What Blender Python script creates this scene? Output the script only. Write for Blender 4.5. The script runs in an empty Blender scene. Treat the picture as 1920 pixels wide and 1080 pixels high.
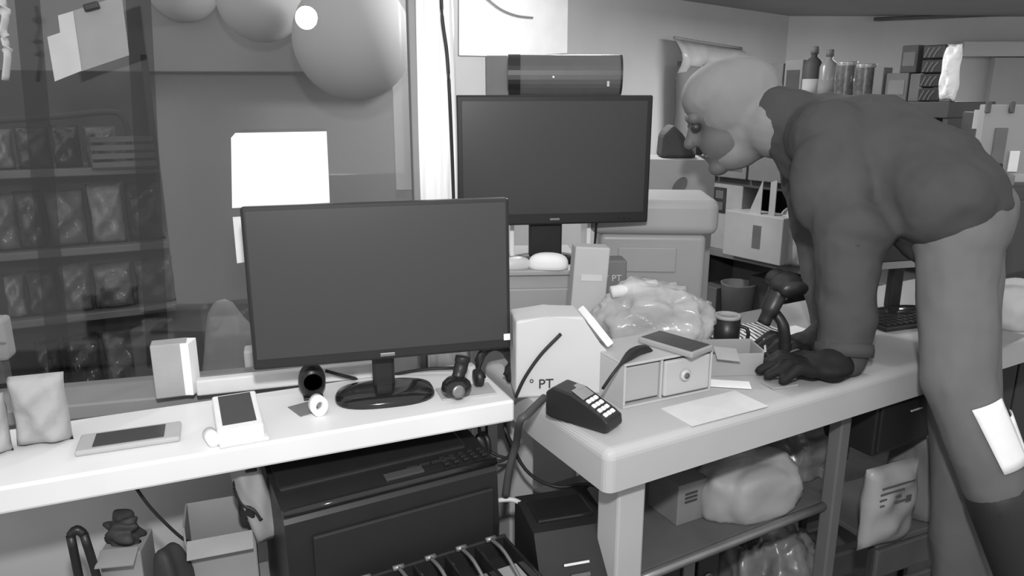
import bpy, bmesh, math, random
from mathutils import Vector, Matrix, Euler
random.seed(7)
R = math.radians
scene = bpy.context.scene
col = scene.collection

# ------------------------------------------------------------------ camera
F, PITCH, ZC, TZ = 1400.0, R(14.5), 1.18, 0.72
cam_d = bpy.data.cameras.new('camera'); cam = bpy.data.objects.new('camera', cam_d); col.objects.link(cam)
cam_d.sensor_width = 36.0; cam_d.lens = 36.0 * F / 1920.0; cam_d.clip_start = 0.02; cam_d.clip_end = 60
cam.location = (0, 0, ZC); cam.rotation_euler = (R(90) - PITCH, 0, 0)
scene.camera = cam
# ------------------------------------------------------------------ light
vs = scene.view_settings
vs.view_transform = 'Standard'; vs.look = 'None'; vs.gamma = 1.0; vs.use_curve_mapping = False
vs.exposure = 0.0
world = bpy.data.worlds.new('night_ambient'); scene.world = world; world.use_nodes = True
bg = world.node_tree.nodes['Background']; bg.inputs[0].default_value = (1, 1, 1, 1); bg.inputs[1].default_value = 0.8
def area(name, loc, rot, size, power, shape='DISK', sy=None):
    l = bpy.data.lights.new(name, 'AREA'); l.shape = shape; l.size = size; l.energy = power
    if sy: l.size_y = sy
    o = bpy.data.objects.new(name, l); col.objects.link(o); o.location = loc; o.rotation_euler = rot
    return o
area('infrared_lamp', (0.02, 0.0, ZC + 0.24), (R(90) - R(12), 0, 0), 0.07, 16.0)     # the camera's own lamp, above the lens
area('ceiling_tube_light', (1.75, 3.55, 1.60), (0, 0, R(35)), 0.9, 34.0, 'RECTANGLE', 0.06)

pl = bpy.data.lights.new('added_wall_fill', 'POINT'); pl.energy = 30.0; pl.shadow_soft_size = .05
plo = bpy.data.objects.new('added_wall_fill', pl); col.objects.link(plo); plo.location = (0.22, 2.50, 1.60)   # lamp added out of view to brighten the back wall

# ------------------------------------------------------------------ helpers
def ray(x, y):
    u = (x - 960) / F; v = -(y - 540) / F
    return Vector((u, math.cos(PITCH) + v * math.sin(PITCH), -math.sin(PITCH) + v * math.cos(PITCH)))
def pz(x, y, z=TZ):
    r = ray(x, y); t = (z - ZC) / r.z
    return Vector((r.x * t, r.y * t, z))
def py(x, y, Y):
    r = ray(x, y); t = Y / r.y
    return Vector((r.x * t, Y, ZC + r.z * t))
def ppl(x, y, p, n):
    r = ray(x, y); t = (Vector(p) - Vector((0, 0, ZC))).dot(n) / r.dot(n)
    return Vector((0, 0, ZC)) + r * t
def unit(x, y, Y):                                   # metres per pixel at that spot
    return Y / ray(x, y).y / F

MATS = {}
def M(name, v, rough=0.6, spec=0.3, noise=0.0, scale=30.0, bump=0.0, bscale=60.0, metal=0.0, alpha=1.0, trans=0.0, emit=0.0, stretch=(1, 1, 1)):
    if name in MATS: return MATS[name]
    m = bpy.data.materials.new(name); m.use_nodes = True
    nt = m.node_tree; b = nt.nodes['Principled BSDF']
    b.inputs['Base Color'].default_value = (v, v, v, 1)
    b.inputs['Roughness'].default_value = rough; b.inputs['Specular IOR Level'].default_value = spec
    b.inputs['Metallic'].default_value = metal; b.inputs['Alpha'].default_value = alpha
    b.inputs['Transmission Weight'].default_value = trans
    if emit:
        b.inputs['Emission Color'].default_value = (1, 1, 1, 1); b.inputs['Emission Strength'].default_value = emit
    tc = nt.nodes.new('ShaderNodeTexCoord'); mp = nt.nodes.new('ShaderNodeMapping'); mp.inputs['Scale'].default_value = stretch
    nt.links.new(tc.outputs['Object'], mp.inputs['Vector'])
    nz = max(noise, 0.04)
    n = nt.nodes.new('ShaderNodeTexNoise'); n.inputs['Scale'].default_value = scale; n.inputs['Detail'].default_value = 3
    cr = nt.nodes.new('ShaderNodeValToRGB')
    lo, hi = max(0, v * (1 - nz)), min(0.97, v * (1 + nz))
    cr.color_ramp.elements[0].position = 0.3; cr.color_ramp.elements[1].position = 0.7
    cr.color_ramp.elements[0].color = (lo, lo, lo, 1); cr.color_ramp.elements[1].color = (hi, hi, hi, 1)
    nt.links.new(mp.outputs[0], n.inputs['Vector']); nt.links.new(n.outputs['Fac'], cr.inputs[0]); nt.links.new(cr.outputs[0], b.inputs['Base Color'])
    if bump:
        n2 = nt.nodes.new('ShaderNodeTexNoise'); n2.inputs['Scale'].default_value = bscale; n2.inputs['Detail'].default_value = 2
        bp = nt.nodes.new('ShaderNodeBump'); bp.inputs['Strength'].default_value = bump; bp.inputs['Distance'].default_value = 0.01
        nt.links.new(mp.outputs[0], n2.inputs['Vector']); nt.links.new(n2.outputs['Fac'], bp.inputs['Height']); nt.links.new(bp.outputs[0], b.inputs['Normal'])
    MATS[name] = m
    return m

def link(name, me, mat, parent=None, loc=(0, 0, 0), rot=(0, 0, 0), smooth=False):
    o = bpy.data.objects.new(name, me); col.objects.link(o)
    o.location = loc; o.rotation_euler = rot
    if mat and not me.materials: me.materials.append(mat)
    if parent: o.parent = parent
    if smooth:
        for p in me.polygons: p.use_smooth = True
    return o
def frombm(name, bm, mat, parent=None, loc=(0, 0, 0), rot=(0, 0, 0), smooth=False):
    bmesh.ops.recalc_face_normals(bm, faces=bm.faces[:])
    me = bpy.data.meshes.new(name); bm.to_mesh(me); bm.free()
    return link(name, me, mat, parent, loc, rot, smooth)
def tag(o, label, cat, group=None, kind=None):
    if kind: o['kind'] = kind
    if label: o['label'] = label
    if cat: o['category'] = cat
    if group: o['group'] = group
    return o
def struct(o, label=None):
    o['kind'] = 'structure'
    if label: o['label'] = label
    return o
def thing(name, label, cat, loc=(0, 0, 0), rotz=0, group=None, rot=None):
    o = bpy.data.objects.new(name, None); o.empty_display_size = 0.05; col.objects.link(o)
    o.location = loc; o.rotation_euler = rot if rot else (0, 0, R(rotz))
    return tag(o, label, cat, group)
def bm_box(bm, s, c=(0, 0, 0), bev=0.0, seg=2, rot=None):
    mt = Matrix.Translation(c)
    if rot: mt = mt @ Euler(rot).to_matrix().to_4x4()
    v = bmesh.ops.create_cube(bm, size=1.0, matrix=mt @ Matrix.Diagonal((s[0], s[1], s[2], 1)))['verts']
    if bev > 0:
        es = list({e for x in v for e in x.link_edges})
        bmesh.ops.bevel(bm, geom=es, offset=bev, segments=seg, profile=0.5, affect='EDGES')
def box(name, s, c, mat, parent=None, bev=0.002, rot=(0, 0, 0), seg=2):
    bm = bmesh.new(); bm_box(bm, s, (0, 0, 0), min(bev, min(s) * 0.45), seg)
    return frombm(name, bm, mat, parent, c, rot)
def bm_lathe(bm, prof, n=24, c=(0, 0, 0), sy=1.0):
    rings = []
    for r, z in prof:
        rings.append([bm.verts.new((c[0] + r * math.cos(2 * math.pi * i / n), c[1] + sy * r * math.sin(2 * math.pi * i / n), c[2] + z)) for i in range(n)])
    for a, b in zip(rings, rings[1:]):
        for i in range(n): bm.faces.new((a[i], a[(i + 1) % n], b[(i + 1) % n], b[i]))
    if prof[0][0] > 1e-5: bm.faces.new(rings[0][::-1])
    if prof[-1][0] > 1e-5: bm.faces.new(rings[-1])
    bmesh.ops.remove_doubles(bm, verts=bm.verts[:], dist=1e-6)
def lathe(name, prof, mat, parent=None, loc=(0, 0, 0), rot=(0, 0, 0), n=24, sy=1.0, smooth=True):
    bm = bmesh.new(); bm_lathe(bm, prof, n, sy=sy)
    return frombm(name, bm, mat, parent, loc, rot, smooth)
def spline(pts, k=6):
    pts = [Vector(p) for p in pts]
    if len(pts) < 3: return pts
    out = []; q = [pts[0] * 2 - pts[1]] + pts + [pts[-1] * 2 - pts[-2]]
    for i in range(1, len(q) - 2):
        a, b, c, d = q[i - 1:i + 3]
        for j in range(k):
            t = j / k
            out.append(0.5 * (2 * b + (c - a) * t + (2 * a - 5 * b + 4 * c - d) * t * t + (3 * b - a - 3 * c + d) * t ** 3))
    out.append(pts[-1]); return out
def bm_tube(bm, pts, rad, n=8, flat=None):
    rings = []; m = len(pts); up = Vector((0, 0, 1))
    for i, p in enumerate(pts):
        d = (pts[min(i + 1, m - 1)] - pts[max(i - 1, 0)]).normalized()
        s = d.cross(up)
        if s.length < 0.05: s = d.cross(Vector((0, 1, 0)))
        s.normalize(); t = s.cross(d).normalized()
        r = rad[i] if isinstance(rad, (list, tuple)) else rad
        fs, ft = flat if flat else (1, 1)
        rings.append([bm.verts.new(p + (s * math.cos(2 * math.pi * k / n) * fs + t * math.sin(2 * math.pi * k / n) * ft) * r) for k in range(n)])
    for a, b in zip(rings, rings[1:]):
        for k in range(n): bm.faces.new((a[k], a[(k + 1) % n], b[(k + 1) % n], b[k]))
    bm.faces.new(rings[0][::-1]); bm.faces.new(rings[-1])
def tube(name, pts, rad, mat, parent=None, k=6, n=8, flat=None, loc=(0, 0, 0)):
    bm = bmesh.new(); sp = spline(pts, k)
    bm_tube(bm, sp, rad, n, flat)
    return frombm(name, bm, mat, parent, loc, smooth=True)
def prism(name, outline, depth, mat, parent=None, loc=(0, 0, 0), rot=(0, 0, 0), bev=0.0):   # outline in local x,z; extruded along y, centred
    bm = bmesh.new()
    a = [bm.verts.new((x, -depth / 2, z)) for x, z in outline]; b = [bm.verts.new((x, depth / 2, z)) for x, z in outline]
    n = len(a); bm.faces.new(a); bm.faces.new(b[::-1])
    for i in range(n): bm.faces.new((a[i], b[i], b[(i + 1) % n], a[(i + 1) % n]))
    if bev: bmesh.ops.bevel(bm, geom=bm.edges[:], offset=bev, segments=2, profile=0.5, affect='EDGES')
    return frombm(name, bm, mat, parent, loc, rot)
def pillow_mesh(w, h, d, seed=0, puff=1.0, nx=14, nz=16, crimp=True):     # stuffed bag standing in x,z, base at z = 0
    rnd = random.Random(seed); bm = bmesh.new(); grid = {}
    ph = [rnd.uniform(0, 6.28) for _ in range(4)]
    for s in (-1, 1):
        for i in range(nx + 1):
            for j in range(nz + 1):
                u, v = i / nx * 2 - 1, j / nz * 2 - 1
                t = max(0.0, (1 - abs(u) ** 3) * (1 - abs(v) ** 3.5)) ** 0.55
                if crimp and abs(v) > 0.9: t *= 0.12
                wob = 1 + 0.16 * math.sin(5 * u + ph[0] + 3 * v) + 0.14 * math.sin(7 * v + ph[1] - 4 * u)
                yy = s * d / 2 * t * wob * puff
                xx = w / 2 * u * (1 - 0.05 * (1 - abs(v) ** 2)) + 0.012 * w * math.sin(4 * v + ph[2])
                if i in (0, nx) or j in (0, nz):
                    if s == 1: grid[(s, i, j)] = grid[(-1, i, j)]; continue
                    yy = 0
                grid[(s, i, j)] = bm.verts.new((xx, yy, h / 2 * (v + 1)))
    for s in (-1, 1):
        for i in range(nx):
            for j in range(nz):
                f = (grid[(s, i, j)], grid[(s, i + 1, j)], grid[(s, i + 1, j + 1)], grid[(s, i, j + 1)])
                try: bm.faces.new(f if s == -1 else f[::-1])
                except ValueError: pass
    return bm
from mathutils import noise as mn
def ridge(p, f=3.0):
    a = 0; w = 1.0
    for _ in range(3):
        a += w * (1 - 2 * abs(mn.noise(p * f))); f *= 2.1; w *= .5
    return a / 1.75 - .6
def lump_mesh(sx, sy, sz, seed=0, amp=0.12, freq=3.0, n=20, flat=-0.6, crumple=0.0):    # soft rounded bag, base at z = 0
    rnd = random.Random(seed); ph = [Vector((rnd.uniform(-1, 1), rnd.uniform(-1, 1), rnd.uniform(-1, 1))) * freq for _ in range(5)]
    of = [rnd.uniform(0, 6.28) for _ in range(5)]
    bm = bmesh.new(); bmesh.ops.create_uvsphere(bm, u_segments=n * 2, v_segments=n, radius=1.0)
    for v in bm.verts:
        d = v.co.normalized(); k = 1 + amp * sum(math.sin(p.dot(d) * 2.2 + o) for p, o in zip(ph, of)) / 2.2
        if crumple: k += crumple * ridge(d + Vector((seed * 3.1, seed, 0)), 1.6)
        q = d * k
        for a in range(3): q[a] = math.copysign(abs(q[a]) ** 0.8, q[a])
        q.z = max(q.z, flat)
        v.co = Vector((q.x * sx / 2, q.y * sy / 2, (q.z - flat) * sz / (1 - flat)))
    return bm
def text(name, body, size, mat, parent, loc, rot, thick=0.0004):
    c = bpy.data.curves.new(name, 'FONT'); c.body = body; c.size = size; c.extrude = thick; c.align_x = 'CENTER'; c.align_y = 'CENTER'
    t = bpy.data.objects.new(name, c); col.objects.link(t)
    me = bpy.data.meshes.new_from_object(t.evaluated_get(bpy.context.evaluated_depsgraph_get()))
    bpy.data.objects.remove(t)
    me.materials.clear(); me.materials.append(mat)
    return link(name, me, mat, parent, loc, rot)
def prect(x0, y0, x1, y1, Y):                        # size and base centre of something filling that rectangle at depth Y
    xm = (x0 + x1) / 2; a = py(xm, y1, Y); b = py(xm, y0, Y)
    return (x1 - x0) * unit(xm, (y0 + y1) / 2, Y), b.z - a.z, Vector((a.x, Y, a.z))

# ------------------------------------------------------------------ materials
m_wall = M('wall_paint', .46, .85, .1, .05, 3)
m_wall2 = M('wall_paint_grey', .5, .85, .1, .05, 3)
m_ceil = M('ceiling_paint', .34, .9, .1, .04, 3)
m_floor = M('floor_lino', .10, .5, .3, .3, 8)
m_knee = M('low_wall_paint', .5, .8, .1, .08, 5)
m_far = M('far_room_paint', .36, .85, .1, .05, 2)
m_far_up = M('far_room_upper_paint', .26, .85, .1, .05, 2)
m_ltop = M('white_laminate', .74, .35, .3, .02, 6)
m_rtop = M('grey_white_laminate', .42, .35, .35, .06, 4)
m_paper = M('white_paper', .9, .7, .1, .02, 10)
m_paper2 = M('grey_paper', .5, .75, .1, .04, 10)
m_pbag = M('paper_bag', .48, .75, .1, .06, 12, .25, 30)
m_plast = M('white_plastic', .45, .35, .4, .04, 5)
m_plastd = M('grey_plastic', .25, .4, .4, .05, 6)
m_black = M('black_plastic', .018, .4, .4, .1, 20)
m_blackg = M('black_gloss_plastic', .015, .12, .5, .1, 20)
m_screen = M('screen_glass', .044, .32, .35, .03, 2)
m_bezel = M('monitor_bezel', .02, .45, .3, .05, 20)
m_phone = M('phone_screen', .06, .25, .3, .03, 2)
m_cable = M('black_rubber_cable', .02, .5, .3)
m_cablew = M('white_cable', .5, .45, .3)
m_steel = M('dull_steel', .25, .35, .5, .1, 20, metal=.6)
m_dark = M('dark_board', .05, .6, .2, .15, 10)
m_mid = M('mid_board', .11, .6, .2, .15, 10)
m_lite = M('pale_carton', .32, .75, .15, .1, 12)
m_mid2 = M('kraft_carton', .18, .8, .1, .12, 12)
m_ink = M('print_ink', .035, .7, .1)
m_glow = M('foil_silver', .9, .25, .6, .05, 10, .6, 50, metal=.3)


# ------------------------------------------------------------------ setting
def wallseg(name, a, b, z0, z1, mat, th=0.08):       # wall along a->b, its body on the far side of that line
    a, b = Vector((a[0], a[1], 0)), Vector((b[0], b[1], 0)); d = (b - a); L = d.length; d.normalize()
    n = Vector((-d.y, d.x, 0)); c = (a + b) / 2 + n * th / 2
    o = box(name, (L, th, z1 - z0), (c.x, c.y, (z0 + z1) / 2), mat, None, 0.001, (0, 0, math.atan2(d.y, d.x)))
    return struct(o)
CEIL = 1.68
wA, wB = pz(1275, 0, CEIL), pz(1480, 30, CEIL)
wd = (wB - wA).normalized()
k = -110 / 1446.0
def on_back_wall(xpx, ypx, off=0.0):                 # a point on the white wall, moved off it towards the room
    n = Vector((wd.y, -wd.x, 0)); p = ppl(xpx, ypx, wA, n); return p + n * off
w0 = on_back_wall(792, 178); BACK_ROT = math.atan2(wd.y, wd.x)
struct(box('floor', (9, 10, .06), (0.5, 3.0, -.03), m_floor, None, .001))
wallseg('wall_back', w0, wB + wd * .0, 0, CEIL + .3, m_wall)
wallseg('wall_right', wB, (6.0, wB.y + .12), 0, CEIL + .3, m_wall2)
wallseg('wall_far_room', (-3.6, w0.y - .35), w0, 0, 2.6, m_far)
struct(box('ceiling', (5.6, 4.6, .06), (3.0, 4.3, CEIL + .03), m_ceil, None, .001))
# dark rail under the ceiling of the far right wall, and the door there
a, b = py(1640, 36, wB.y - .06), py(1890, 26, wB.y - .02)
rl = tube('trim_1', [a, (a + b) / 2, b], .012, m_mid, k=2); struct(rl)
w_, h_, p_ = prect(1812, 108, 1990, 420, wB.y - .03)
d1 = box('door_1', (w_, .05, h_ + .55), (p_.x, p_.y, p_.z + (h_ - .55) / 2), M('door_paint', .36, .6, .2, .05, 3), None, .004); struct(d1)
box('door_handle', (.12, .04, .025), (-w_ * .38, -.045, -.1), m_steel, d1, .006)
w_, h_, p_ = prect(1800, 78, 2005, 106, wB.y - .05)
struct(box('trim_2', (w_, .06, h_), (p_.x, p_.y, p_.z + h_ / 2), m_wall2, None, .004))
# far room: darker band of wall above, pale upright trim by the corner
fn = Vector((0.08, -1, 0)).normalized()
FY = w0.y - .16
w_, h_, p_ = prect(-60, -120, 792, 136, FY - .10)
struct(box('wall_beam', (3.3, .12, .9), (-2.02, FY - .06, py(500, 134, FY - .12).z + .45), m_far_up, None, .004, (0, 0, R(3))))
w_, h_, p_ = prect(743, -60, 788, 356, 2.72)
struct(box('trim_3', (w_, .04, h_), (p_.x, 2.72, p_.z + h_ / 2), M('pale_trim', .62, .7, .2, .05, 4), None, .003))

# glass partition on a low wall
GP = pz(560, 700); GROT = R(15); gd = Vector((math.cos(GROT), math.sin(GROT), 0)); gn = Vector((gd.y, -gd.x, 0))
def on_glass(x, y, off=0.0): return ppl(x, y, GP, gn) + gn * off
gR = on_glass(822, 300); gR.z = 0; gL = gR - gd * 2.4
wallseg('wall_low', gL + gd * 0 - gn * .02, gR - gn * .02, 0, .685, m_knee, .08)
win = struct(box('window_1', (2.4, .11, .025), ((gL + gR) / 2 - gn * .03 + Vector((0, 0, .6975))), m_plastd, None, .003, (0, 0, GROT)))
gm = bpy.data.materials.new('window_glass'); gm.use_nodes = True
nt = gm.node_tree; nt.nodes.clear()
o_ = nt.nodes.new('ShaderNodeOutputMaterial'); mx = nt.nodes.new('ShaderNodeMixShader'); tr = nt.nodes.new('ShaderNodeBsdfTransparent'); gl = nt.nodes.new('ShaderNodeBsdfGlossy')
tr.inputs[0].default_value = (.9, .9, .9, 1); gl.inputs['Roughness'].default_value = 0.0; mx.inputs[0].default_value = .04
nt.links.new(tr.outputs[0], mx.inputs[1]); nt.links.new(gl.outputs[0], mx.inputs[2]); nt.links.new(mx.outputs[0], o_.inputs[0])
pane = box('glass_pane', (2.4, .006, 1.5), (0, .03, .76), gm, win, .0)
# dark reflections in the glass, painted as see-through tinted strips
fm = bpy.data.materials.new('reflection_tint'); fm.use_nodes = True
nt = fm.node_tree; nt.nodes.clear()
o_ = nt.nodes.new('ShaderNodeOutputMaterial'); tr = nt.nodes.new('ShaderNodeBsdfTransparent'); tr.inputs[0].default_value = (.62, .62, .62, 1); nt.links.new(tr.outputs[0], o_.inputs[0])
for x0, x1 in ((42, 90), (254, 302)):
    a, b = on_glass(x0, 200), on_glass(x1, 200)
    u = (a + b) / 2 - Vector(win.location); lx = u.dot(gd)
    box('dark_reflection', ((b - a).length, .001, 1.46), (lx, .036, .76), fm, win, 0, (0, R(3.5), 0))
# post wrapped in clear film
pc = on_glass(821, 300, -.012); pc.z = 0
post = thing('wrapped_post', 'white square post wrapped in wrinkled clear film, at the end of the glass', 'post', pc, 15)
box('core', (.042, .042, 1.9), (0, 0, .95), m_paper, post, .003)
bm = bmesh.new(); nz_, na = 40, 40; rings = []
for j in range(nz_ + 1):
    z = .70 + 1.2 * j / nz_; ring = []
    for i in range(na):
        a = 2 * math.pi * i / na
        r = .029 * (1 + .10 * math.sin(5 * a + z * 3) + .07 * math.sin(11 * a - z * 5) + .05 * math.sin(3 * a + z * 9))
        c, s = math.cos(a), math.sin(a); q = max(abs(c), abs(s)) ** .5
        ring.append(bm.verts.new((r * c / q, r * s / q, z)))
    rings.append(ring)
for a, b in zip(rings, rings[1:]):
    for i in range(na): bm.faces.new((a[i], a[(i + 1) % na], b[(i + 1) % na], b[i]))
frombm('film_wrap', bm, M('film_wrap', .8, .18, .6, .1, 20, .4, 25, stretch=(1, 1, .15)), post, smooth=True)
box('side_channel', (.012, .03, 1.9), (-.036, .0, .95), M('post_channel', .2, .5, .3), post, .002)
Yp = on_glass(835, 100).y - .045
tag(tube('power_cable', [py(826, -60, Yp), py(829, 30, Yp), py(838, 100, Yp), py(843, 180, Yp), py(848, 300, Yp + .02), py(852, 420, Yp + .03)], .0028, m_cable), 'thin black cable hanging down the front of the wrapped post', 'cable')

# ------------------------------------------------------------------ tables
fl, fr = pz(0, 915), pz(965, 750)
TR1 = math.atan2(fr.y - fl.y, fr.x - fl.x); d1_ = (fr - fl).normalized(); n1_ = Vector((-d1_.y, d1_.x, 0))
D1 = .19
c = fr - d1_ * .56 + n1_ * (D1 / 2)
t1 = thing('window_counter', 'narrow bright white counter running along the glass under the large monitor', 'table', (c.x, c.y, 0), math.degrees(TR1))
box('table_top', (1.12, D1, .036), (0, 0, TZ - .018), m_ltop, t1, .004)
for sx in (-.5, .50): box('leg', (.035, .035, TZ - .036), (sx, .06, (TZ - .036) / 2), m_plastd, t1, .003)
box('back_rail', (1.0, .02, .05), (0, D1 / 2 - .03, TZ - .065), m_plastd, t1, .003)
def on_t1(x, y, up=0): p = pz(x, y, TZ + up); return p
a, b = pz(1140, 850), pz(1700, 690)
TR2 = math.atan2(b.y - a.y, b.x - a.x); d2 = (b - a).normalized(); n2 = Vector((-d2.y, d2.x, 0))
# right desk: end edge not square, so the top is a prism seen from above
L2, D2 = 1.45, .40
t2 = thing('cash_desk', 'long pale desk with thick rounded edge under the person and the card terminal', 'desk', (a.x, a.y, 0), math.degrees(TR2))
bm = bmesh.new()
ol = [(0, 0), (L2, 0), (L2, D2), (.022, D2), (.004, .2)]
lo = [bm.verts.new((x, y, TZ - .062)) for x, y in ol]; hi = [bm.verts.new((x, y, TZ)) for x, y in ol]
bm.faces.new(lo[::-1]); bm.faces.new(hi)
for i in range(5): bm.faces.new((lo[i], lo[(i + 1) % 5], hi[(i + 1) % 5], hi[i]))
bmesh.ops.bevel(bm, geom=[e for e in bm.edges if all(v.co.z > TZ - .01 for v in e.verts) or abs(e.verts[0].co.z - e.verts[1].co.z) > .03], offset=.014, segments=5, profile=.5, affect='EDGES')
frombm('table_top', bm, m_rtop, t2, smooth=False)
for (x, y) in ((.07, .055), (1.38, .04), (.06, .35), (1.38, .35)):
    box('leg', (.05, .05, TZ - .062), (x, y, (TZ - .062) / 2), m_rtop, t2, .004)
lsz = .455
box('lower_shelf', (.50, .30, .014), (.31, .21, lsz), m_mid, t2, .002)
tube('shelf_rail', [(.07, .05, lsz + .004), (.3, .05, lsz + .004), (.545, .05, lsz + .004)], .008, m_steel, t2, k=2)
box('middle_leg', (.026, .026, TZ - .062), (.545, .045, (TZ - .062) / 2), M('leg_metal', .13, .4, .4, .05, 9), t2, .003)

# ------------------------------------------------------------------ monitors
def monitor(name, label, pc, rotz, w, h, base, bz, bw=.17, bd=.12, tilt=0, bottom=.014, neckw=.034, logo=True, bot_mat=None, edge=.006):
    """pc: panel centre; base: centre of the foot on its support (z = bz)"""
    t = thing(name, label, 'monitor', (base.x, base.y, bz), math.degrees(rotz))
    inv = Matrix.Rotation(-rotz, 3, 'Z')
    q = inv @ (pc - Vector((base.x, base.y, bz)))
    pan = box('panel', (w, .022, h), q, m_bezel, t, .004, (R(tilt), 0, 0))
    box('screen', (w - 2 * edge, .002, h - edge - bottom), (0, -.0112, (bottom - edge) / 2), m_screen, pan, .0005)
    box('back_shell', (w * .6, .03, h * .6), (0, .024, 0), m_bezel, pan, .01)
    if bot_mat: box('chin', (w * .99, .003, bottom * .8), (0, -.012, -h / 2 + bottom * .5), bot_mat, pan, .0005)
    if logo: box('logo', (.022, .0015, .005), (0, -.0118, -h / 2 + bottom * .5), m_steel, pan, .0005)
    zt = q.z - h * .25
    box('neck', (neckw, .02, zt - .008), (q.x * .5, q.y + .03, .008 + (zt - .008) / 2), m_black, t, .005)
    bm = bmesh.new(); bm_lathe(bm, [(.0, 0), (bw / 2, 0), (bw / 2, .004), (bw / 2 * .96, .010), (bw / 2 * .6, .016), (0, .018)], 40, sy=bd / bw)
    for v in bm.verts:                                   # squarer than an ellipse
        k_ = (abs(v.co.x / (bw / 2)) ** 2 * abs(v.co.y / (bd / 2)) ** 2)
        v.co.x *= 1 + .35 * k_; v.co.y *= 1 + .35 * k_
    frombm('foot', bm, m_blackg, t, (q.x * .5, 0, 0), smooth=True)
    return t, pan
lft, rgt = py(464, 545, 1.035), py(953, 511, 1.135)
rz = math.atan2(rgt.y - lft.y, rgt.x - lft.x); pcn = (lft + rgt) / 2
h1 = py(700, 384, 1.085).z - py(715, 672, 1.085).z
mo1, pan = monitor('desktop_monitor', 'large black desktop monitor, switched off, standing on the bright counter by the glass', pcn, rz, (rgt - lft).xy.length, h1, pz(718, 742), TZ, .155, .10, -3, .016)
box('sticker', (.010, .001, .010), ((rgt - lft).xy.length / 2 - .007, -.0125, -h1 / 2 + .020), m_paper, pan, 0)
cabz = py(1010, 500, 1.60).z
lft, rgt = py(856, 305, 1.61), py(1217, 298, 1.67)
rz2 = math.atan2(rgt.y - lft.y, rgt.x - lft.x); pcn = (lft + rgt) / 2; h2 = py(1040, 181, 1.64).z - py(1040, 422, 1.64).z
bs = py(1012, 490, 1.66); bs.z = cabz
mo2, pan2 = monitor('desktop_monitor', 'black monitor with thick frame on the white cabinet, below the barrel shaped speaker', pcn, rz2, (rgt - lft).xy.length, h2, bs, cabz, .15, .10, 0, .024, .075, edge=.012)
for k_ in range(5): box('button', (.006, .002, .003), ((rgt - lft).xy.length * (.28 + .03 * k_), -.0118, -h2 / 2 + .010), m_blackg, pan2, .0005)
tag(tube('monitor_cable', [py(1118, 418, 1.68), py(1116, 450, 1.69), py(1113, 480, 1.69), py(1112, 520, 1.70)], .003, m_cable), 'black cable hanging below the right end of the upper monitor', 'cable')
lft, rgt = py(1625, 440, 1.52), py(1800, 432, 1.58)
rz3 = math.atan2(rgt.y - lft.y, rgt.x - lft.x); pcn = (lft + rgt) / 2; h3 = py(1710, 370, 1.55).z - py(1710, 500, 1.55).z
mo3, _ = monitor('desktop_monitor', 'dark monitor with pale lower edge behind the person', pcn, rz3, (rgt - lft).xy.length, h3, pz(1690, 592), TZ, .17, .09, 0, .018, .03, False, M('pale_bezel', .4, .4, .3))

# ------------------------------------------------------------------ on the window counter
def phone(name, label, corners, z, mat_body, mat_scr, th=.008, inset=.004, ext=.012):
    """corners: four pixels clockwise from back left, on height z + th"""
    P = [pz(x, y, z + th) for x, y in corners]
    cx = sum(P, Vector()) / 4; ax = ((P[1] - P[0]) + (P[2] - P[3])) / 2; ay = ((P[0] - P[3]) + (P[1] - P[2])) / 2
    t = thing(name, label, 'phone', (cx.x, cx.y, z), math.degrees(math.atan2(ax.y, ax.x)))
    L, Wd = ax.length, abs(ay.length)
    box('case', (L, Wd, th), (0, 0, th / 2), mat_body, t, .003, seg=3)
    lx, ly = (L - 2 * ext, Wd - 2 * inset) if L > Wd else (L - 2 * inset, Wd - 2 * ext)
    box('screen', (lx, ly, .001), (0, 0, th + .0003), mat_scr, t, .0003)
    return t
phone('smartphone', 'pale smartphone lying flat near the left end of the white counter', [(152, 812), (332, 791), (345, 815), (138, 850)], TZ, M('phone_case_white', .42, .4, .3), m_phone, .008, .007, .02)
# white stand with a dark tablet face
q = [pz(396, 743, TZ + .040), pz(464, 734, TZ + .040), pz(492, 784, TZ + .026), pz(424, 797, TZ + .026)]
cc = sum(q, Vector()) / 4; ax = (q[1] - q[0] + q[2] - q[3]) / 2
tt = thing('tablet_terminal', 'white desktop terminal with sloped dark screen on the white counter', 'terminal', (cc.x, cc.y, TZ), math.degrees(math.atan2(ax.y, ax.x)))
tl = ((q[0] - q[3] + q[1] - q[2]) / 2); tl.z = 0; tl = tl.length; tw = ax.length
m_tw = M('terminal_white', .75, .4, .3)
prism('body', [(-tl / 2 - .01, 0), (tl / 2 + .006, 0), (tl / 2 + .006, .038), (-tl / 2 - .01, .022)], tw + .012, m_tw, tt, (0, 0, 0), (0, 0, R(90)), .003)
sl = math.atan2(.016, tl + .016)
box('screen', (tw - .004, tl, .0015), (0, .002, .0305), m_phone, tt, .0005, (sl, 0, 0))
box('tray', (tw + .016, tl + .026, .006), (.003, -.006, .003), m_tw, tt, .002)
rl = lathe('paper_roll', [(0, 0), (.009, 0), (.009, .03), (0, .03)], m_paper, None, pz(392, 812, TZ + .009), (R(90), 0, R(35)), 20)
tag(rl, 'small white paper roll in front of the sloped terminal', 'roll')
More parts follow.
